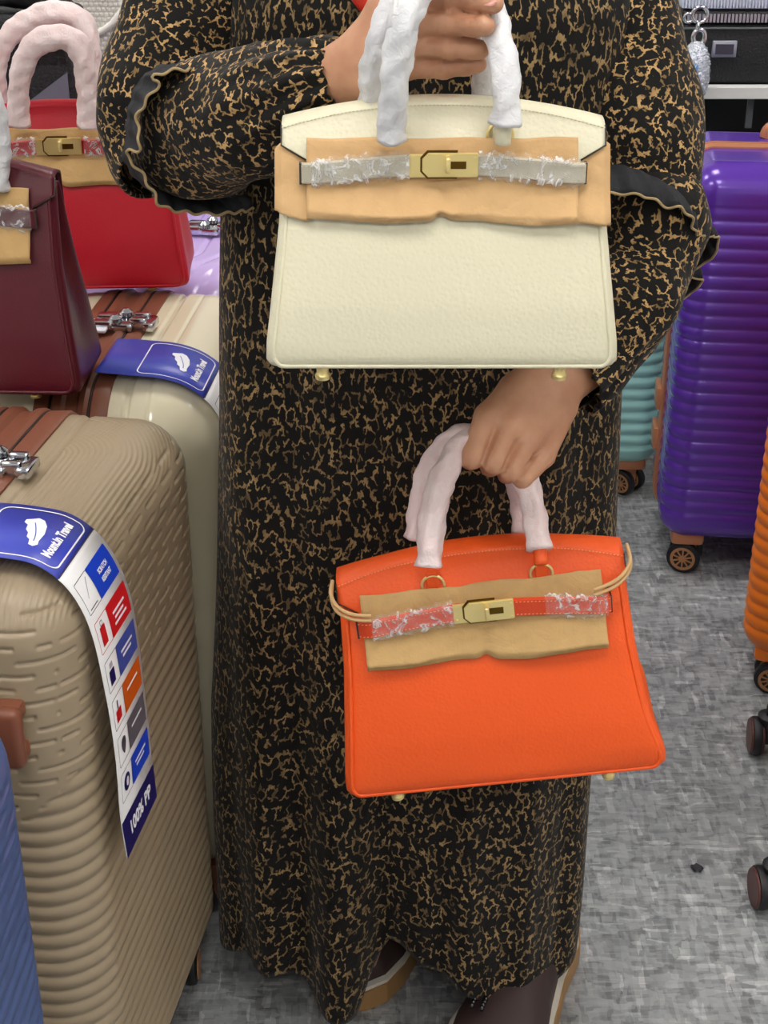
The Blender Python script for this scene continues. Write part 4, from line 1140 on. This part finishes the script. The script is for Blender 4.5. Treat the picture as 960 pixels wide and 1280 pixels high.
# right arm (left in the photo)
sleeve('upper_sleeve', [(-0.085, 1.52, 1.285), A(282, -45, 1.50), A(230, 30, 1.475), A(194, 108, 1.445), A(188, 175, 1.425), A(200, 205, 1.405)], [0.056, 0.060, 0.058, 0.054, 0.050, 0.038], 3)
sleeve('lower_sleeve', [A(186, 168, 1.435), A(222, 172, 1.40), A(265, 163, 1.355), A(315, 146, 1.315), A(360, 126, 1.290), A(400, 106, 1.268), A(430, 96, 1.256)], [0.034, 0.049, 0.057, 0.055, 0.049, 0.040, 0.0285], 5, gather=1.0)
# left arm (right in the photo)
sleeve('upper_sleeve', [(0.16, 1.52, 1.285), A(752, -45, 1.50), A(778, 50, 1.475), A(801, 140, 1.445), A(812, 215, 1.425), A(812, 262, 1.41)], [0.056, 0.060, 0.058, 0.053, 0.050, 0.042], 7)
sleeve('lower_sleeve', [A(815, 235, 1.42), A(818, 280, 1.40), A(805, 335, 1.385), A(780, 392, 1.362), A(752, 440, 1.340), A(730, 462, 1.324), A(716, 472, 1.316)], [0.040, 0.047, 0.045, 0.044, 0.041, 0.036, 0.0315], 9, gather=1.0)

def ruffle(inner, outer, seed):
    """navy pleated ruffle between two loops with tan piping along its free edge"""
    def loop(pts, n=12):
        P = [Vector(p) for p in pts]; P = P[-1:]+P+P[:2]; c = catmull(P, n); return c[n:-n-0] if False else c[n:n+n*(len(pts))]
    a, b = loop(inner), loop(outer)
    def resamp(c, m):
        c = c+[c[0]]; L = [0.0]
        for p, q in zip(c, c[1:]): L.append(L[-1]+(q-p).length)
        out = []
        for i in range(m):
            s = L[-1]*i/m; j = min(max(int(np.searchsorted(L, s, side='right'))-1, 0), len(c)-2); f = (s-L[j])/max(L[j+1]-L[j], 1e-9); out.append(c[j].lerp(c[j+1], f))
        return out
    m = 360; a = resamp(a, m); b = resamp(b, m); V = []; F = []; rows = 7
    cen = sum(a, Vector())/m
    for i in range(m):
        for k in range(rows):
            f = k/(rows-1); p = a[i].lerp(b[i], f); d = (b[i]-a[i])
            t_ = (b[(i+1) % m]-b[i]).normalized(); nrm = d.cross(t_)
            if nrm.length > 1e-9: nrm.normalize()
            p = p+nrm*(0.0016*math.sin(i*0.5)*(0.5+0.5*f)+0.003*math.sin(PI*f))
            V.append(tuple(p))
    for i in range(m):
        j = (i+1) % m
        for k in range(rows-1): F.append((i*rows+k, j*rows+k, j*rows+k+1, i*rows+k+1))
    o = mesh_obj('ruffle', rel(V), F, M['navy'], person)
    so = o.modifiers.new('cloth', 'SOLIDIFY'); so.thickness = 0.0015; so.offset = 0
    v, fc, uv = sweep([Vector(V[i*rows+rows-1]) for i in range(m)], 0.0013, 8, closed=True)
    mesh_obj('piping', rel([tuple(x) for x in v]), fc, M['piping'], o)
ruffle([A(215, 80, 1.368), A(192, 86, 1.36), A(172, 104, 1.358), A(163, 128, 1.358), A(158, 152, 1.36), A(157, 178, 1.365), A(153, 194, 1.37), A(164, 216, 1.37), A(180, 232, 1.37), A(202, 238, 1.372), A(240, 244, 1.385), A(290, 246, 1.405), A(318, 230, 1.44), A(316, 170, 1.46), A(284, 112, 1.45), A(245, 80, 1.41)],
       [A(236, 86, 1.325), A(212, 89, 1.315), A(192, 95, 1.310), A(198, 105, 1.312), A(180, 130, 1.312), A(171, 150, 1.316), A(175, 178, 1.312), A(172, 188, 1.314), A(157, 192, 1.325), A(175, 214, 1.325), A(190, 238, 1.33), A(203, 258, 1.335), A(240, 266, 1.355), A(290, 266, 1.375), A(325, 250, 1.43), A(328, 175, 1.47), A(295, 104, 1.46), A(258, 78, 1.39)], 1)
ruffle([A(700, 212, 1.385), A(765, 206, 1.37), A(800, 214, 1.365), A(832, 230, 1.366), A(856, 246, 1.372), A(870, 258, 1.385), A(876, 275, 1.405), A(866, 298, 1.45), A(856, 318, 1.462), A(835, 340, 1.47), A(800, 330, 1.475), A(740, 300, 1.465), A(705, 258, 1.425)],
       [A(700, 243, 1.355), A(765, 242, 1.345), A(800, 244, 1.342), A(818, 250, 1.345), A(834, 259, 1.342), A(851, 260, 1.343), A(864, 272, 1.348), A(869, 290, 1.362), A(882, 296, 1.385), A(897, 297, 1.41), A(892, 320, 1.43), A(862, 343, 1.445), A(877, 353, 1.46), A(845, 376, 1.472), A(800, 362, 1.48), A(740, 330, 1.475), A(702, 288, 1.43)], 2)

# ---- red headscarf: close hood round the head and a tail down the chest
V = []; F = []; na, nr = 48, 22
for i in range(nr):
    f = i/(nr-1)
    for k in range(na):
        th = 2*PI*k/na; z = 1.625-0.37*f
        rr = 0.088*math.sin(min(f*2.6, PI/2))+0.035*max(0, (f-0.62)/0.38); ry = rr*1.2
        x = 0.042+rr*math.cos(th); y = 1.520+ry*math.sin(th)*(1 if math.sin(th) > 0 else (0.62 if 0.25 < f < 0.62 and abs(math.cos(th)) < 0.60 else 0.98))
        if 0.22 < f < 0.60 and math.sin(th) < 0 and abs(math.cos(th)) < 0.62: y = 1.520-ry*0.35+0.03
        V.append((x+0.002*math.sin(th*13+f*20)-0.04, y-1.50, z))
for i in range(nr-1):
    for k in range(na):
        thm = 2*PI*(k+0.5)/na; f = (i+0.5)/(nr-1)
        if 0.22 < f < 0.60 and math.sin(thm) < 0 and abs(math.cos(thm)) < 0.62: continue
        F.append((i*na+k, (i+1)*na+k, (i+1)*na+(k+1) % na, i*na+(k+1) % na))
sc = mesh_obj('headscarf', V, F, M['scarf'], person); so = sc.modifiers.new('cloth', 'SOLIDIFY'); so.thickness = 0.003
V, F, uv = sweep(catmull([(0.03, 1.43, 1.30), (0.015, 1.385, 1.265), A(466, -60, 1.345), A(467, -20, 1.33), A(466, 5, 1.325), A(464, 18, 1.325)], 8), lambda f, th: (0.012+0.006*f)*(1+0.15*math.sin(3*th+f*5))*(1 if f < 0.9 else 1-0.6*((f-0.9)/0.1)**2), 20)
mesh_obj('scarf_tail', rel([tuple(v) for v in V]), F, M['scarf'], person)

# ---- shoes
def shoe(heel, toe, wsc, ornament):
    h, t_ = Vector(heel), Vector(toe); d = (t_-h); Ln = d.length; d.normalize(); s = Vector((-d.y, d.x, 0))
    def prof(f): return wsc*float(np.interp(f, [0, 0.05, 0.15, 0.35, 0.5, 0.7, 0.85, 0.95, 1.0], [0.012, 0.026, 0.033, 0.032, 0.036, 0.044, 0.042, 0.028, 0.010]))
    def ring(f, z, grow): 
        w = prof(f)+grow; return w, z
    N = 40; out = []
    for i in range(N+1): out.append((i/N, prof(i/N)))
    outline = [(f, w) for f, w in out]+[(f, -w) for f, w in reversed(out)]
    def slab(name, z0, z1, grow, m, parent, curve):
        bm = bmesh.new(); ra = []
        for z in (z0, z1):
            ra.append([bm.verts.new(h+d*(Ln*f+ (grow if f > 0.5 else -grow))+s*(w+math.copysign(grow, w))+Vector((0, 0, z+curve(f)))-Vector((0.04, 1.50, 0))) for f, w in outline])
        n = len(outline)
        for k in range(n): bm.faces.new((ra[0][k], ra[0][(k+1) % n], ra[1][(k+1) % n], ra[1][k]))
        for k in range(N): 
            for r in (0, 1): bm.faces.new((ra[r][k], ra[r][k+1], ra[r][n-2-k], ra[r][n-1-k]))
        bmesh.ops.recalc_face_normals(bm, faces=bm.faces[:])
        return bm_obj(name, bm, m, parent)
    sh = bpy.data.objects.new('shoe', None); COL.objects.link(sh); sh.parent = person; sh.empty_display_size = 0.02
    cv = lambda f: 0.0
    slab('sole', 0.001, 0.030, 0.008, M['shoe_sole'], sh, cv)
    slab('welt', 0.030, 0.035, 0.006, M['shoe_welt'], sh, cv)
    V = []; F = []; na = 28
    for i in range(N+1):
        f = i/N; w = prof(f); H = float(np.interp(f, [0, 0.1, 0.3, 0.45, 0.7, 0.9, 1.0], [0.045, 0.06, 0.062, 0.058, 0.040, 0.026, 0.006]))
        for k in range(na+1):
            a = PI*k/na; p = h+d*Ln*f+s*w*math.cos(a)+Vector((0, 0, 0.035+H*math.sin(a)**0.8)); V.append(tuple(p))
    for i in range(N):
        for k in range(na): a = i*(na+1)+k; F.append((a, a+1, a+na+2, a+na+1))
    mesh_obj('upper', rel(V), F, M['shoe_upper'], sh)
    if ornament:
        bm = bmesh.new()
        for q in (-1, 1):
            for k in range(4):
                f = 0.70+0.017*k; c = h+d*Ln*f+s*(q*0.006-0.026)+Vector((0, 0, 0.037+float(np.interp(f, [0.45, 0.7], [0.058, 0.040]))))-Vector((0.04, 1.50, 0))
                bmesh.ops.create_uvsphere(bm, u_segments=10, v_segments=6, radius=0.0042, matrix=Matrix.Translation(c) @ Matrix.Scale(0.7, 4, (1, 0, 0)))
        bm_obj('bead_ornament', bm, M['jet'], sh, smooth=True)
shoe((0.216, 1.535, 0), (0.104, 1.250, 0), 1.25, True)
shoe((0.085, 1.64, 0), (-0.055, 1.415, 0), 1.0, False)

# ------------------------------------------------------------------ paper sale strips over the suitcases
def wing_poly():
    P = [(-0.5, -0.30), (-0.46, -0.16), (-0.30, -0.10), (-0.22, 0.02), (-0.08, 0.06), (0.02, 0.18), (0.18, 0.22), (0.26, 0.36), (0.36, 0.36), (0.40, 0.20), (0.46, 0.05), (0.40, -0.14), (0.22, -0.30), (-0.04, -0.38), (-0.30, -0.36), (-0.42, -0.40)]
    return P
def sale_strip(case, label, path, y0, y1, sb, m_header, pitch_n=6):
    """ribbon of coated paper: path in the suitcase's (x, z), y0 near edge, y1 far edge; sb = arc length where the white part starts"""
    t = thing('sale_strip', label, 'tag', tuple(case.location), tuple(case.rotation_euler), 'paper sale strips draped over suitcases')
    pts = [Vector((p[0], 0, p[1])) for p in path]; fine = catmull(pts, 14)
    L = [0.0]
    for a, b in zip(fine, fine[1:]): L.append(L[-1]+(b-a).length)
    T = L[-1]; Wd = y1-y0
    def on(s, tt, off=0.0):
        s = min(max(s, 0), T); j = min(max(int(np.searchsorted(L, s, side='right'))-1, 0), len(fine)-2); f = (s-L[j])/(L[j+1]-L[j])
        p = fine[j].lerp(fine[j+1], f); d0 = (fine[min(j+1, len(fine)-1)]-fine[max(j-1, 0)]).normalized(); d1 = (fine[min(j+2, len(fine)-1)]-fine[j]).normalized()
        d = d0.lerp(d1, f).normalized(); n = Vector((-d.z, 0, d.x)); 
        if n.z < 0 and n.x < 0: n = -n
        w = 0.0012*math.sin(s*38)*(tt-0.5)
        return p+n*(off+w)+Vector((0, y0+Wd*tt, 0))
    def rect(name, s0, s1, t0, t1, m, off, parent=t, thick=False, ns=None):
        ns = ns or max(2, int((s1-s0)/0.006)+1); V = []; F = []
        for i in range(ns+1):
            for k in range(3): V.append(on(s0+(s1-s0)*i/ns, t0+(t1-t0)*k/2, off))
        for i in range(ns):
            for k in range(2): a = i*3+k; F.append((a, a+1, a+4, a+3))
        o = mesh_obj(name, V, F, m, parent)
        if thick: so = o.modifiers.new('thickness', 'SOLIDIFY'); so.thickness = 0.0006; so.offset = 0
        return o
    def poly(name, P2, m, off, parent=t):
        """flat print: polygon in (s, t-metres), triangulated and laid on the ribbon"""
        bm = bmesh.new(); vs = [bm.verts.new((a, b, 0)) for a, b in P2]; f = bm.faces.new(vs)
        bmesh.ops.triangulate(bm, faces=[f]); 
        bmesh.ops.subdivide_edges(bm, edges=[e for e in bm.edges if e.calc_length() > 0.01], cuts=2, use_grid_fill=False)
        bmesh.ops.triangulate(bm, faces=bm.faces[:])
        for v in bm.verts: v.co = on(v.co.x, v.co.y/Wd, off)
        return bm_obj(name, bm, m, parent)
    def text(body, s, tt, size, parent, off, bold=0.0, m='tag_print', stretch=1.0):
        V, F = text_mesh(body, size, bold)
        V = [on(s-v.y, tt+v.x*stretch/Wd, off) for v in V]
        return mesh_obj('lettering', V, F, M[m], parent, smooth=False)
    def outline(name, s0, s1, t0, t1, r, wdt, m, off, parent=t):
        """rounded rectangle line print"""
        V = []; F = []; c = []
        a0, a1 = s0, s1; b0, b1 = t0*Wd, t1*Wd
        for cx, cy, st in ((a1-r, b1-r, 0), (a0+r, b1-r, 90), (a0+r, b0+r, 180), (a1-r, b0+r, 270)):
            for k in range(7): a = R_(st+15*k); c.append((cx+r*math.cos(a), cy+r*math.sin(a), math.cos(a), math.sin(a)))
        dense = []
        for i in range(len(c)):
            p, q = c[i], c[(i+1) % len(c)]; m_ = max(1, int(math.hypot(p[0]-q[0], p[1]-q[1])/0.006))
            for k in range(m_):
                f = k/m_; dense.append(tuple(p[j]+(q[j]-p[j])*f for j in range(4)))
        for x, y, nx_, ny_ in dense:
            V.append(on(x, y/Wd, off)); V.append(on(x-nx_*wdt, (y-ny_*wdt)/Wd, off))
        n = len(dense)
        for i in range(n): j = (i+1) % n; F.append((2*i, 2*i+1, 2*j+1, 2*j))
        return mesh_obj(name, V, F, m, parent)
    rect('strip_header', 0, sb, 0, 1, m_header, 0, thick=True); hd = t.children[-1]
    rect('strip_body', sb, T, 0, 1, M['tag_white'], 0, thick=True); bd = t.children[-1]
    # header print: rounded frame, wing and name
    outline('frame_print', sb-0.084, sb-0.005, 0.06, 0.93, 0.009, 0.0014, M['tag_print'], 0.0009, hd)
    cs, ct = sb-0.044, 0.53*Wd
    poly('wing_print', [(cs-b*0.032, ct+a*0.050) for a, b in wing_poly()], M['tag_print'], 0.0009, hd)
    V = [(cs-(-0.20+0.05*k/8*4)*0.0-0.032*(-0.22+0.30*(k/8)**1.5), ct+0.050*(-0.34+0.62*k/8)) for k in range(9)]
    F = []; VV = []
    for k, (a, b) in enumerate(V): VV += [on(a, b/Wd, 0.0012), on(a+0.0009, b/Wd, 0.0012)]
    for k in range(8): F.append((2*k, 2*k+1, 2*k+3, 2*k+2))
    mesh_obj('wing_vein', VV, F, m_header, hd)
    text('Mount.in Travel', sb-0.0195, 0.50, 0.0118, hd, 0.0010, bold=0.0006, stretch=0.80)
    rect('edge_line', sb-0.0006, sb+0.0006, 0, 1, M['tag_line'], 0.0008, bd)
    # six little panels
    pitch = (T-sb-0.062)/pitch_n; cols = ['tag_blue', 'tag_red', 'tag_slate', 'tag_orange', 'tag_grey', 'tag_blue']
    for i in range(pitch_n):
        a = sb+0.014+pitch*i; b = a+pitch*0.78
        if a > T-0.08 and i < pitch_n-1: break
        rect('panel', a, b, 0.40, 0.93, M[cols[i]], 0.0008, bd)
        outline('panel_frame', a, b, 0.08, 0.40, 0.002, 0.0006, M['tag_line'] if cols[i] != 'tag_red' else M['tag_red'], 0.0008, bd)
        mid = (a+b)/2; h = b-a
        if i == 0:
            text('SCRATCH', mid-h*0.10, 0.68, h*0.20, bd, 0.0011, bold=0.0003, stretch=0.8)
            text('RESISTANT', mid+h*0.16, 0.68, h*0.20, bd, 0.0011, bold=0.0003, stretch=0.72)
            pic = [(a+h*0.12, 0.34), (a+h*0.30, 0.28), (a+h*0.6, 0.20), (a+h*0.62, 0.185), (a+h*0.32, 0.26), (a+h*0.12, 0.32)]
            poly('pictogram', [(x, y*Wd) for x, y in pic], M['tag_line_pale'], 0.0009, bd)
            rect('pictogram', b-h*0.12, b-h*0.09, 0.13, 0.32, M['tag_line'], 0.0009, bd)
        else:
            for q in range({1: 3, 2: 2, 3: 1, 4: 1, 5: 2}[i]):                   # print too small to read in the photograph
                c0 = mid-h*0.16+q*h*0.17
                rect('small_print', c0, c0+h*0.08, 0.50+0.03*(q % 2), 0.82-0.05*(q % 2), M['tag_print'], 0.0011, bd)
            if i == 1:
                rect('pictogram', a+h*0.26, a+h*0.86, 0.16, 0.28, M['tag_red'], 0.0009, bd); outline('pictogram', a+h*0.10, a+h*0.26, 0.19, 0.25, 0.001, 0.0006, M['tag_line'], 0.0009, bd)
            elif i == 2:
                rect('pictogram', a+h*0.40, a+h*0.86, 0.15, 0.28, M['tag_navy'], 0.0009, bd); rect('pictogram', a+h*0.18, a+h*0.34, 0.18, 0.26, M['tag_line_pale'], 0.0009, bd)
            elif i == 3:
                rect('pictogram', a+h*0.46, a+h*0.84, 0.15, 0.29, M['tag_red'], 0.0009, bd); rect('pictogram', a+h*0.16, a+h*0.44, 0.20, 0.225, M['tag_line'], 0.0009, bd)
            elif i == 4:
                c = [(mid+h*0.26*math.cos(q)*(1 if math.cos(q) > 0 else 1.2), (0.24+0.06*math.sin(q)*(1-0.5*math.cos(q)))*Wd) for q in [2*PI*k/16 for k in range(16)]]
                poly('pictogram', c, M['tag_line'], 0.0009, bd)
            else:
                c = [(mid+h*0.30*math.cos(q), (0.24+0.085*math.sin(q))*Wd) for q in [2*PI*k/20 for k in range(20)]]
                poly('pictogram', c, M['tag_navy'], 0.0009, bd)
                c = [(mid+h*0.16*math.cos(q), (0.25+0.035*math.sin(q))*Wd) for q in [2*PI*k/20 for k in range(20)]]
                poly('pictogram', c, M['tag_print'], 0.0011, bd)
    if T-sb > 0.25:
        rect('panel', T-0.040, T-0.0005, 0.0, 1.0, M['tag_navy'], 0.0008, bd)
        text('100% PP', T-0.021, 0.50, 0.019, bd, 0.0011, bold=0.0008, stretch=0.95)
    return t
M['tag_line_pale'] = plain('tag_line_pale', '#b9b8c8', 0.5)
sale_strip(beige, 'long blue and white paper strip hanging down the beige ribbed suitcase', [(-0.145, 0.778), (-0.05, 0.780), (0.03, 0.780), (0.085, 0.779), (0.118, 0.773), (0.144, 0.750), (0.160, 0.71), (0.167, 0.65), (0.170, 0.57), (0.170, 0.515), (0.172, 0.468)], -0.1695, -0.0754, 0.284, M['tag_indigo'])
sale_strip(cream_case, 'short blue paper strip lying across the glossy cream suitcase', [(0.004, 0.762), (0.045, 0.760), (0.080, 0.757), (0.110, 0.746), (0.136, 0.722), (0.150, 0.685), (0.153, 0.62), (0.153, 0.54), (0.153, 0.47)], -0.160, -0.054, 0.128, M['tag_indigo'])

# ------------------------------------------------------------------ shelf on the right with the black bag, charm
t = thing('display_shelf', 'black shelf unit with a white front edge behind the purple suitcase', 'shelf', (1.25, 3.28, 0))
box('shelf_board', (-0.68, -0.26, 0.765), (0.68, 0.24, 0.785), M['black_plastic'], t)
box('shelf_edge', (-0.68, -0.285, 0.7645), (0.68, -0.26, 0.788), M['shelf_white'], t, 0.002)
box('shelf_board', (-0.66, -0.24, 0.25), (0.66, 0.24, 0.27), M['black_plastic'], t)
box('back_panel', (-0.68, 0.24, 0.0), (0.68, 0.26, 1.9), M['dark_wall'], t)
box('shelf_board', (-0.68, -0.20, 1.35), (0.68, 0.24, 1.37), M['black_plastic'], t)
for x in (-0.66, -0.02, 0.62):
    for y in (-0.24, 0.20): box('post', (x, y, 0), (x+0.035, y+0.035, 0.765), M['black_plastic'], t)
for x in (-0.54, -0.44, -0.34, -0.24): box('rail', (x, -0.245, 0.70), (x+0.012, -0.238, 0.765), M['shelf_grey'], t)

t = thing('travel_bag', 'black travel bag with chunky zip and silver plate on the white-edged shelf', 'bag', (0.86, 3.18, 0.7855))
bm = bmesh.new(); add_box(bm, (-0.30, -0.16, 0.0), (0.34, 0.15, 0.114), 0.012, 3); bm_obj('body', bm, M['black_fabric'], t, smooth=True, angle=0.8)
bm = bmesh.new(); add_box(bm, (-0.295, -0.155, 0.114), (0.335, 0.145, 0.140), 0.006, 2); bm_obj('zip_tape', bm, M['black_plastic'], t, smooth=True, angle=0.8)
bm = bmesh.new()
for k in range(88):
    x = -0.285+k*0.0070; add_box(bm, (x, -0.1600, 0.1175), (x+0.0045, -0.1535, 0.1330))
tag(bm_obj('zip_teeth', bm, M['plate_silver'], t), kind='stuff')
tube('seam_piping', [(-0.298, -0.162, 0.107), (0.0, -0.1625, 0.1075), (0.338, -0.162, 0.107)], 0.002, M['shelf_grey'], t, smooth_n=4)
bm = bmesh.new()
add_box(bm, (-0.300, -0.158, 0.140), (0.335, 0.145, 0.225), 0.012, 3)
bm_obj('lid', bm, M['silver_cloth'], t, smooth=True, angle=0.8)
bm = bmesh.new()
for k in range(105): x = -0.297+k*0.006; add_box(bm, (x, -0.1605, 0.144), (x+0.003, -0.1575, 0.222))
tag(bm_obj('lid_ribs', bm, M['silver_cloth'], t), kind='stuff')
bm = bmesh.new(); add_box(bm, (-0.234, -0.166, 0.054), (-0.187, -0.1595, 0.085), 0.002, 2); pl = bm_obj('name_plate', bm, M['plate_silver'] if 'plate_silver' in M else M['chrome'], t, smooth=True, angle=0.6)
box('plate_inset', (-0.228, -0.1675, 0.060), (-0.193, -0.1655, 0.079), M['plate_dark'] if 'plate_dark' in M else M['slate'], pl, 0.0005)

t = thing('bag_charm', 'crystal and silver charm hanging in front of the black travel bag', 'charm', (0.588, 2.960, 0.785))
# chain of ring, clasp, and the teardrop body
def torus(name, c, R1, r, m, parent, ax='Y', sc=(1, 1, 1)):
    ring = []
    for i in range(24):
        a = 2*PI*i/24; p = (R1*math.cos(a)*sc[0], 0, R1*math.sin(a)*sc[2]) if ax == 'Y' else (0, R1*math.cos(a)*sc[1], R1*math.sin(a)*sc[2])
        ring.append(Vector(c)+Vector(p))
    return tube(name, ring, r, m, parent, n=8, closed=True)
zc = 0.142
torus('ring', (-0.002, 0, zc), 0.014, 0.0035, M['chrome'], t)
torus('ring', (-0.022, 0.002, zc-0.006), 0.008, 0.003, M['chrome'], t)
torus('ring', (-0.004, 0, zc-0.020), 0.007, 0.0025, M['chrome'], t, 'X')
torus('clasp', (0.000, -0.002, zc-0.040), 0.012, 0.0045, M['chrome'], t, sc=(0.9, 1, 1.15))
V, F, _ = sweep(catmull([(0.0, 0, 0.094), (-0.002, -0.002, 0.080), (-0.002, -0.003, 0.055), (0.002, -0.003, 0.025), (0.006, -0.002, 0.002), (0.006, 0, -0.012)], 8),
                lambda f, th: float(np.interp(f, [0, 0.08, 0.25, 0.45, 0.65, 0.85, 1], [0.008, 0.017, 0.025, 0.026, 0.024, 0.018, 0.008]))*(1+0.07*math.sin(th*9+f*40)+0.05*math.sin(th*5-f*60)), 36)
mesh_obj('charm_body', V, F, M['crystal'], t)
V, F, _ = sweep(catmull([(-0.004, -0.024, 0.060), (-0.010, -0.027, 0.042), (-0.004, -0.027, 0.022), (0.000, -0.024, 0.012)], 6), lambda f, th: 0.0085*math.sin(PI*(0.15+0.7*f)), 14)
mesh_obj('blue_inlay', V, F, M['crystal_blue'], t)

# ------------------------------------------------------------------ things behind the red bag on the left
t = thing('display_table', 'grey low display block carrying the bags behind the red handbag', 'display', (-0.62, 2.86, 0))
box('block', (-0.46, -0.34, 0.0), (0.46, 0.34, 0.855), M['shelf_grey'], t, 0.004)
box('block_top', (-0.47, -0.35, 0.855), (0.47, 0.35, 0.878), M['shelf_grey'], t, 0.003)
t = thing('tote_bag', 'black woven tote with a grey slate triangle behind the red handbag handles', 'bag', (-0.525, 2.30, 0.757))
bm = bmesh.new(); add_box(bm, (-0.21, -0.055, 0.0), (0.085, 0.06, 0.285), 0.012, 3); bm_obj('body', bm, M['black_fabric'], t, smooth=True, angle=0.8)
bm = bmesh.new()
vs = [bm.verts.new(p) for p in ((0.010, -0.0585, 0.162), (0.072, -0.0585, 0.162), (0.072, -0.0585, 0.205))]
f = bm.faces.new(vs); r = bmesh.ops.extrude_face_region(bm, geom=[f])
for v in [e for e in r['geom'] if isinstance(e, bmesh.types.BMVert)]: v.co.y += 0.004
bm_obj('slate_corner', bm, M['slate'], t)
bm = bmesh.new()
for i in range(22):
    for k in range(16):
        x = -0.20+0.0125*i; z = 0.09+0.0115*k
        if 0.0 < x < 0.075 and z < 0.215: continue
        add_box(bm, (x, -0.0572, z), (x+0.009, -0.0545, z+0.0085))
tag(bm_obj('weave', bm, M['black_leather2'] if 'black_leather2' in M else M['leather_black'], t), kind='stuff')
V, F, _ = sweep(catmull([(-0.20, -0.02, 0.275), (-0.17, -0.03, 0.30), (-0.06, -0.03, 0.305), (0.05, -0.03, 0.30), (0.078, -0.02, 0.275)], 8), lambda f, th: 0.014*(1+0.2*math.sin(th*3+f*22)), 14)
mesh_obj('top_fold', V, F, M['leather_black'], t)
# under the tote: one more suitcase of the row, out of sight behind the handbags
suitcase('suitcase', 'dark suitcase hidden behind the red handbag, under the black tote', (-0.62, 2.30), -R_(5), W=0.40, T=0.28, H=0.674, style='plain', shell='shell_brown', trim=M['black_plastic'], fine=(4, 8, 12), handle=False)
t = thing('woven_bag', 'white woven leather bag standing on the grey display block', 'bag', (-0.47, 2.62, 0.878))
bm = bmesh.new(); add_box(bm, (-0.075, -0.06, 0.0), (0.058, 0.06, 0.17), 0.022, 4); bm_obj('body', bm, M['knit_white'], t, smooth=True, angle=0.8)
bm = bmesh.new()
for i in range(16):
    for k in range(20):
        x = -0.068+0.0078*i+(0.0039 if k % 2 else 0); z = 0.012+0.0076*k
        if x > 0.046: continue
        add_box(bm, (x, -0.0635, z), (x+0.0058, -0.0585, z+0.0056), 0.0012, 1)
tag(bm_obj('weave', bm, M['knit_white'], t), kind='stuff')
tube('flap_edge', [(-0.07, -0.066, 0.112), (-0.03, -0.070, 0.094), (0.0, -0.070, 0.084), (0.03, -0.068, 0.098), (0.055, -0.062, 0.125)], 0.005, M['knit_white'], t, smooth_n=8)
t = thing('dust_bag', 'pale grey cloth dust bag beside the white woven bag', 'bag', (-0.36, 2.68, 0.878))
V, F, _ = sweep(catmull([(0, 0, 0.0), (0, 0, 0.04), (0.003, 0, 0.10), (0.0, 0, 0.16), (-0.002, 0, 0.20)], 6), lambda f, th: (0.052-0.012*f)*(1+0.06*math.sin(th*5+f*3)+0.04*math.sin(th*9)), 30)
mesh_obj('body', V, F, M['silver_cloth'], t); 
V, F, _ = sweep([(-0.002+0.034*math.cos(2*PI*i/20), 0.034*math.sin(2*PI*i/20), 0.172) for i in range(20)], 0.003, 8, closed=True)
mesh_obj('drawstring', V, F, M['shelf_white'], t)
bag_grey = handbag('handbag', 'grey handbag with tan paper, almost hidden between red handbag and sleeve', (-0.52, 2.16, 0.751), (0, 0, R_(-3)), 1.02, 0.60, 1.02, M['leather_grey'], M['thread'],
    [arch(-0.52, 2.135, 0.935, 0.045, 0.06), arch(-0.52, 2.185, 0.935, 0.045, 0.06)], M['wrap_white'], detail=False, seed=11, wrap_spans=[(0, 1), (0, 1)], tab=False) if False else None

# ------------------------------------------------------------------ small dark crumb on the floor
bm = bmesh.new(); bmesh.ops.create_icosphere(bm, subdivisions=2, radius=0.0085)
for v in bm.verts: v.co = Vector((v.co.x*1.0, v.co.y*0.75, max(v.co.z*0.55, -0.0035)))*(1+0.18*math.sin(v.co.x*700+v.co.y*500))
o = bm_obj('floor_scrap', bm, M['crumb'], None, smooth=False); o.location = (0.4305, 1.662, 0.0042); o.rotation_euler = (0, 0, -0.4)
tag(o, 'small dark scrap of rubber lying on the grey floor right of the person', 'scrap')
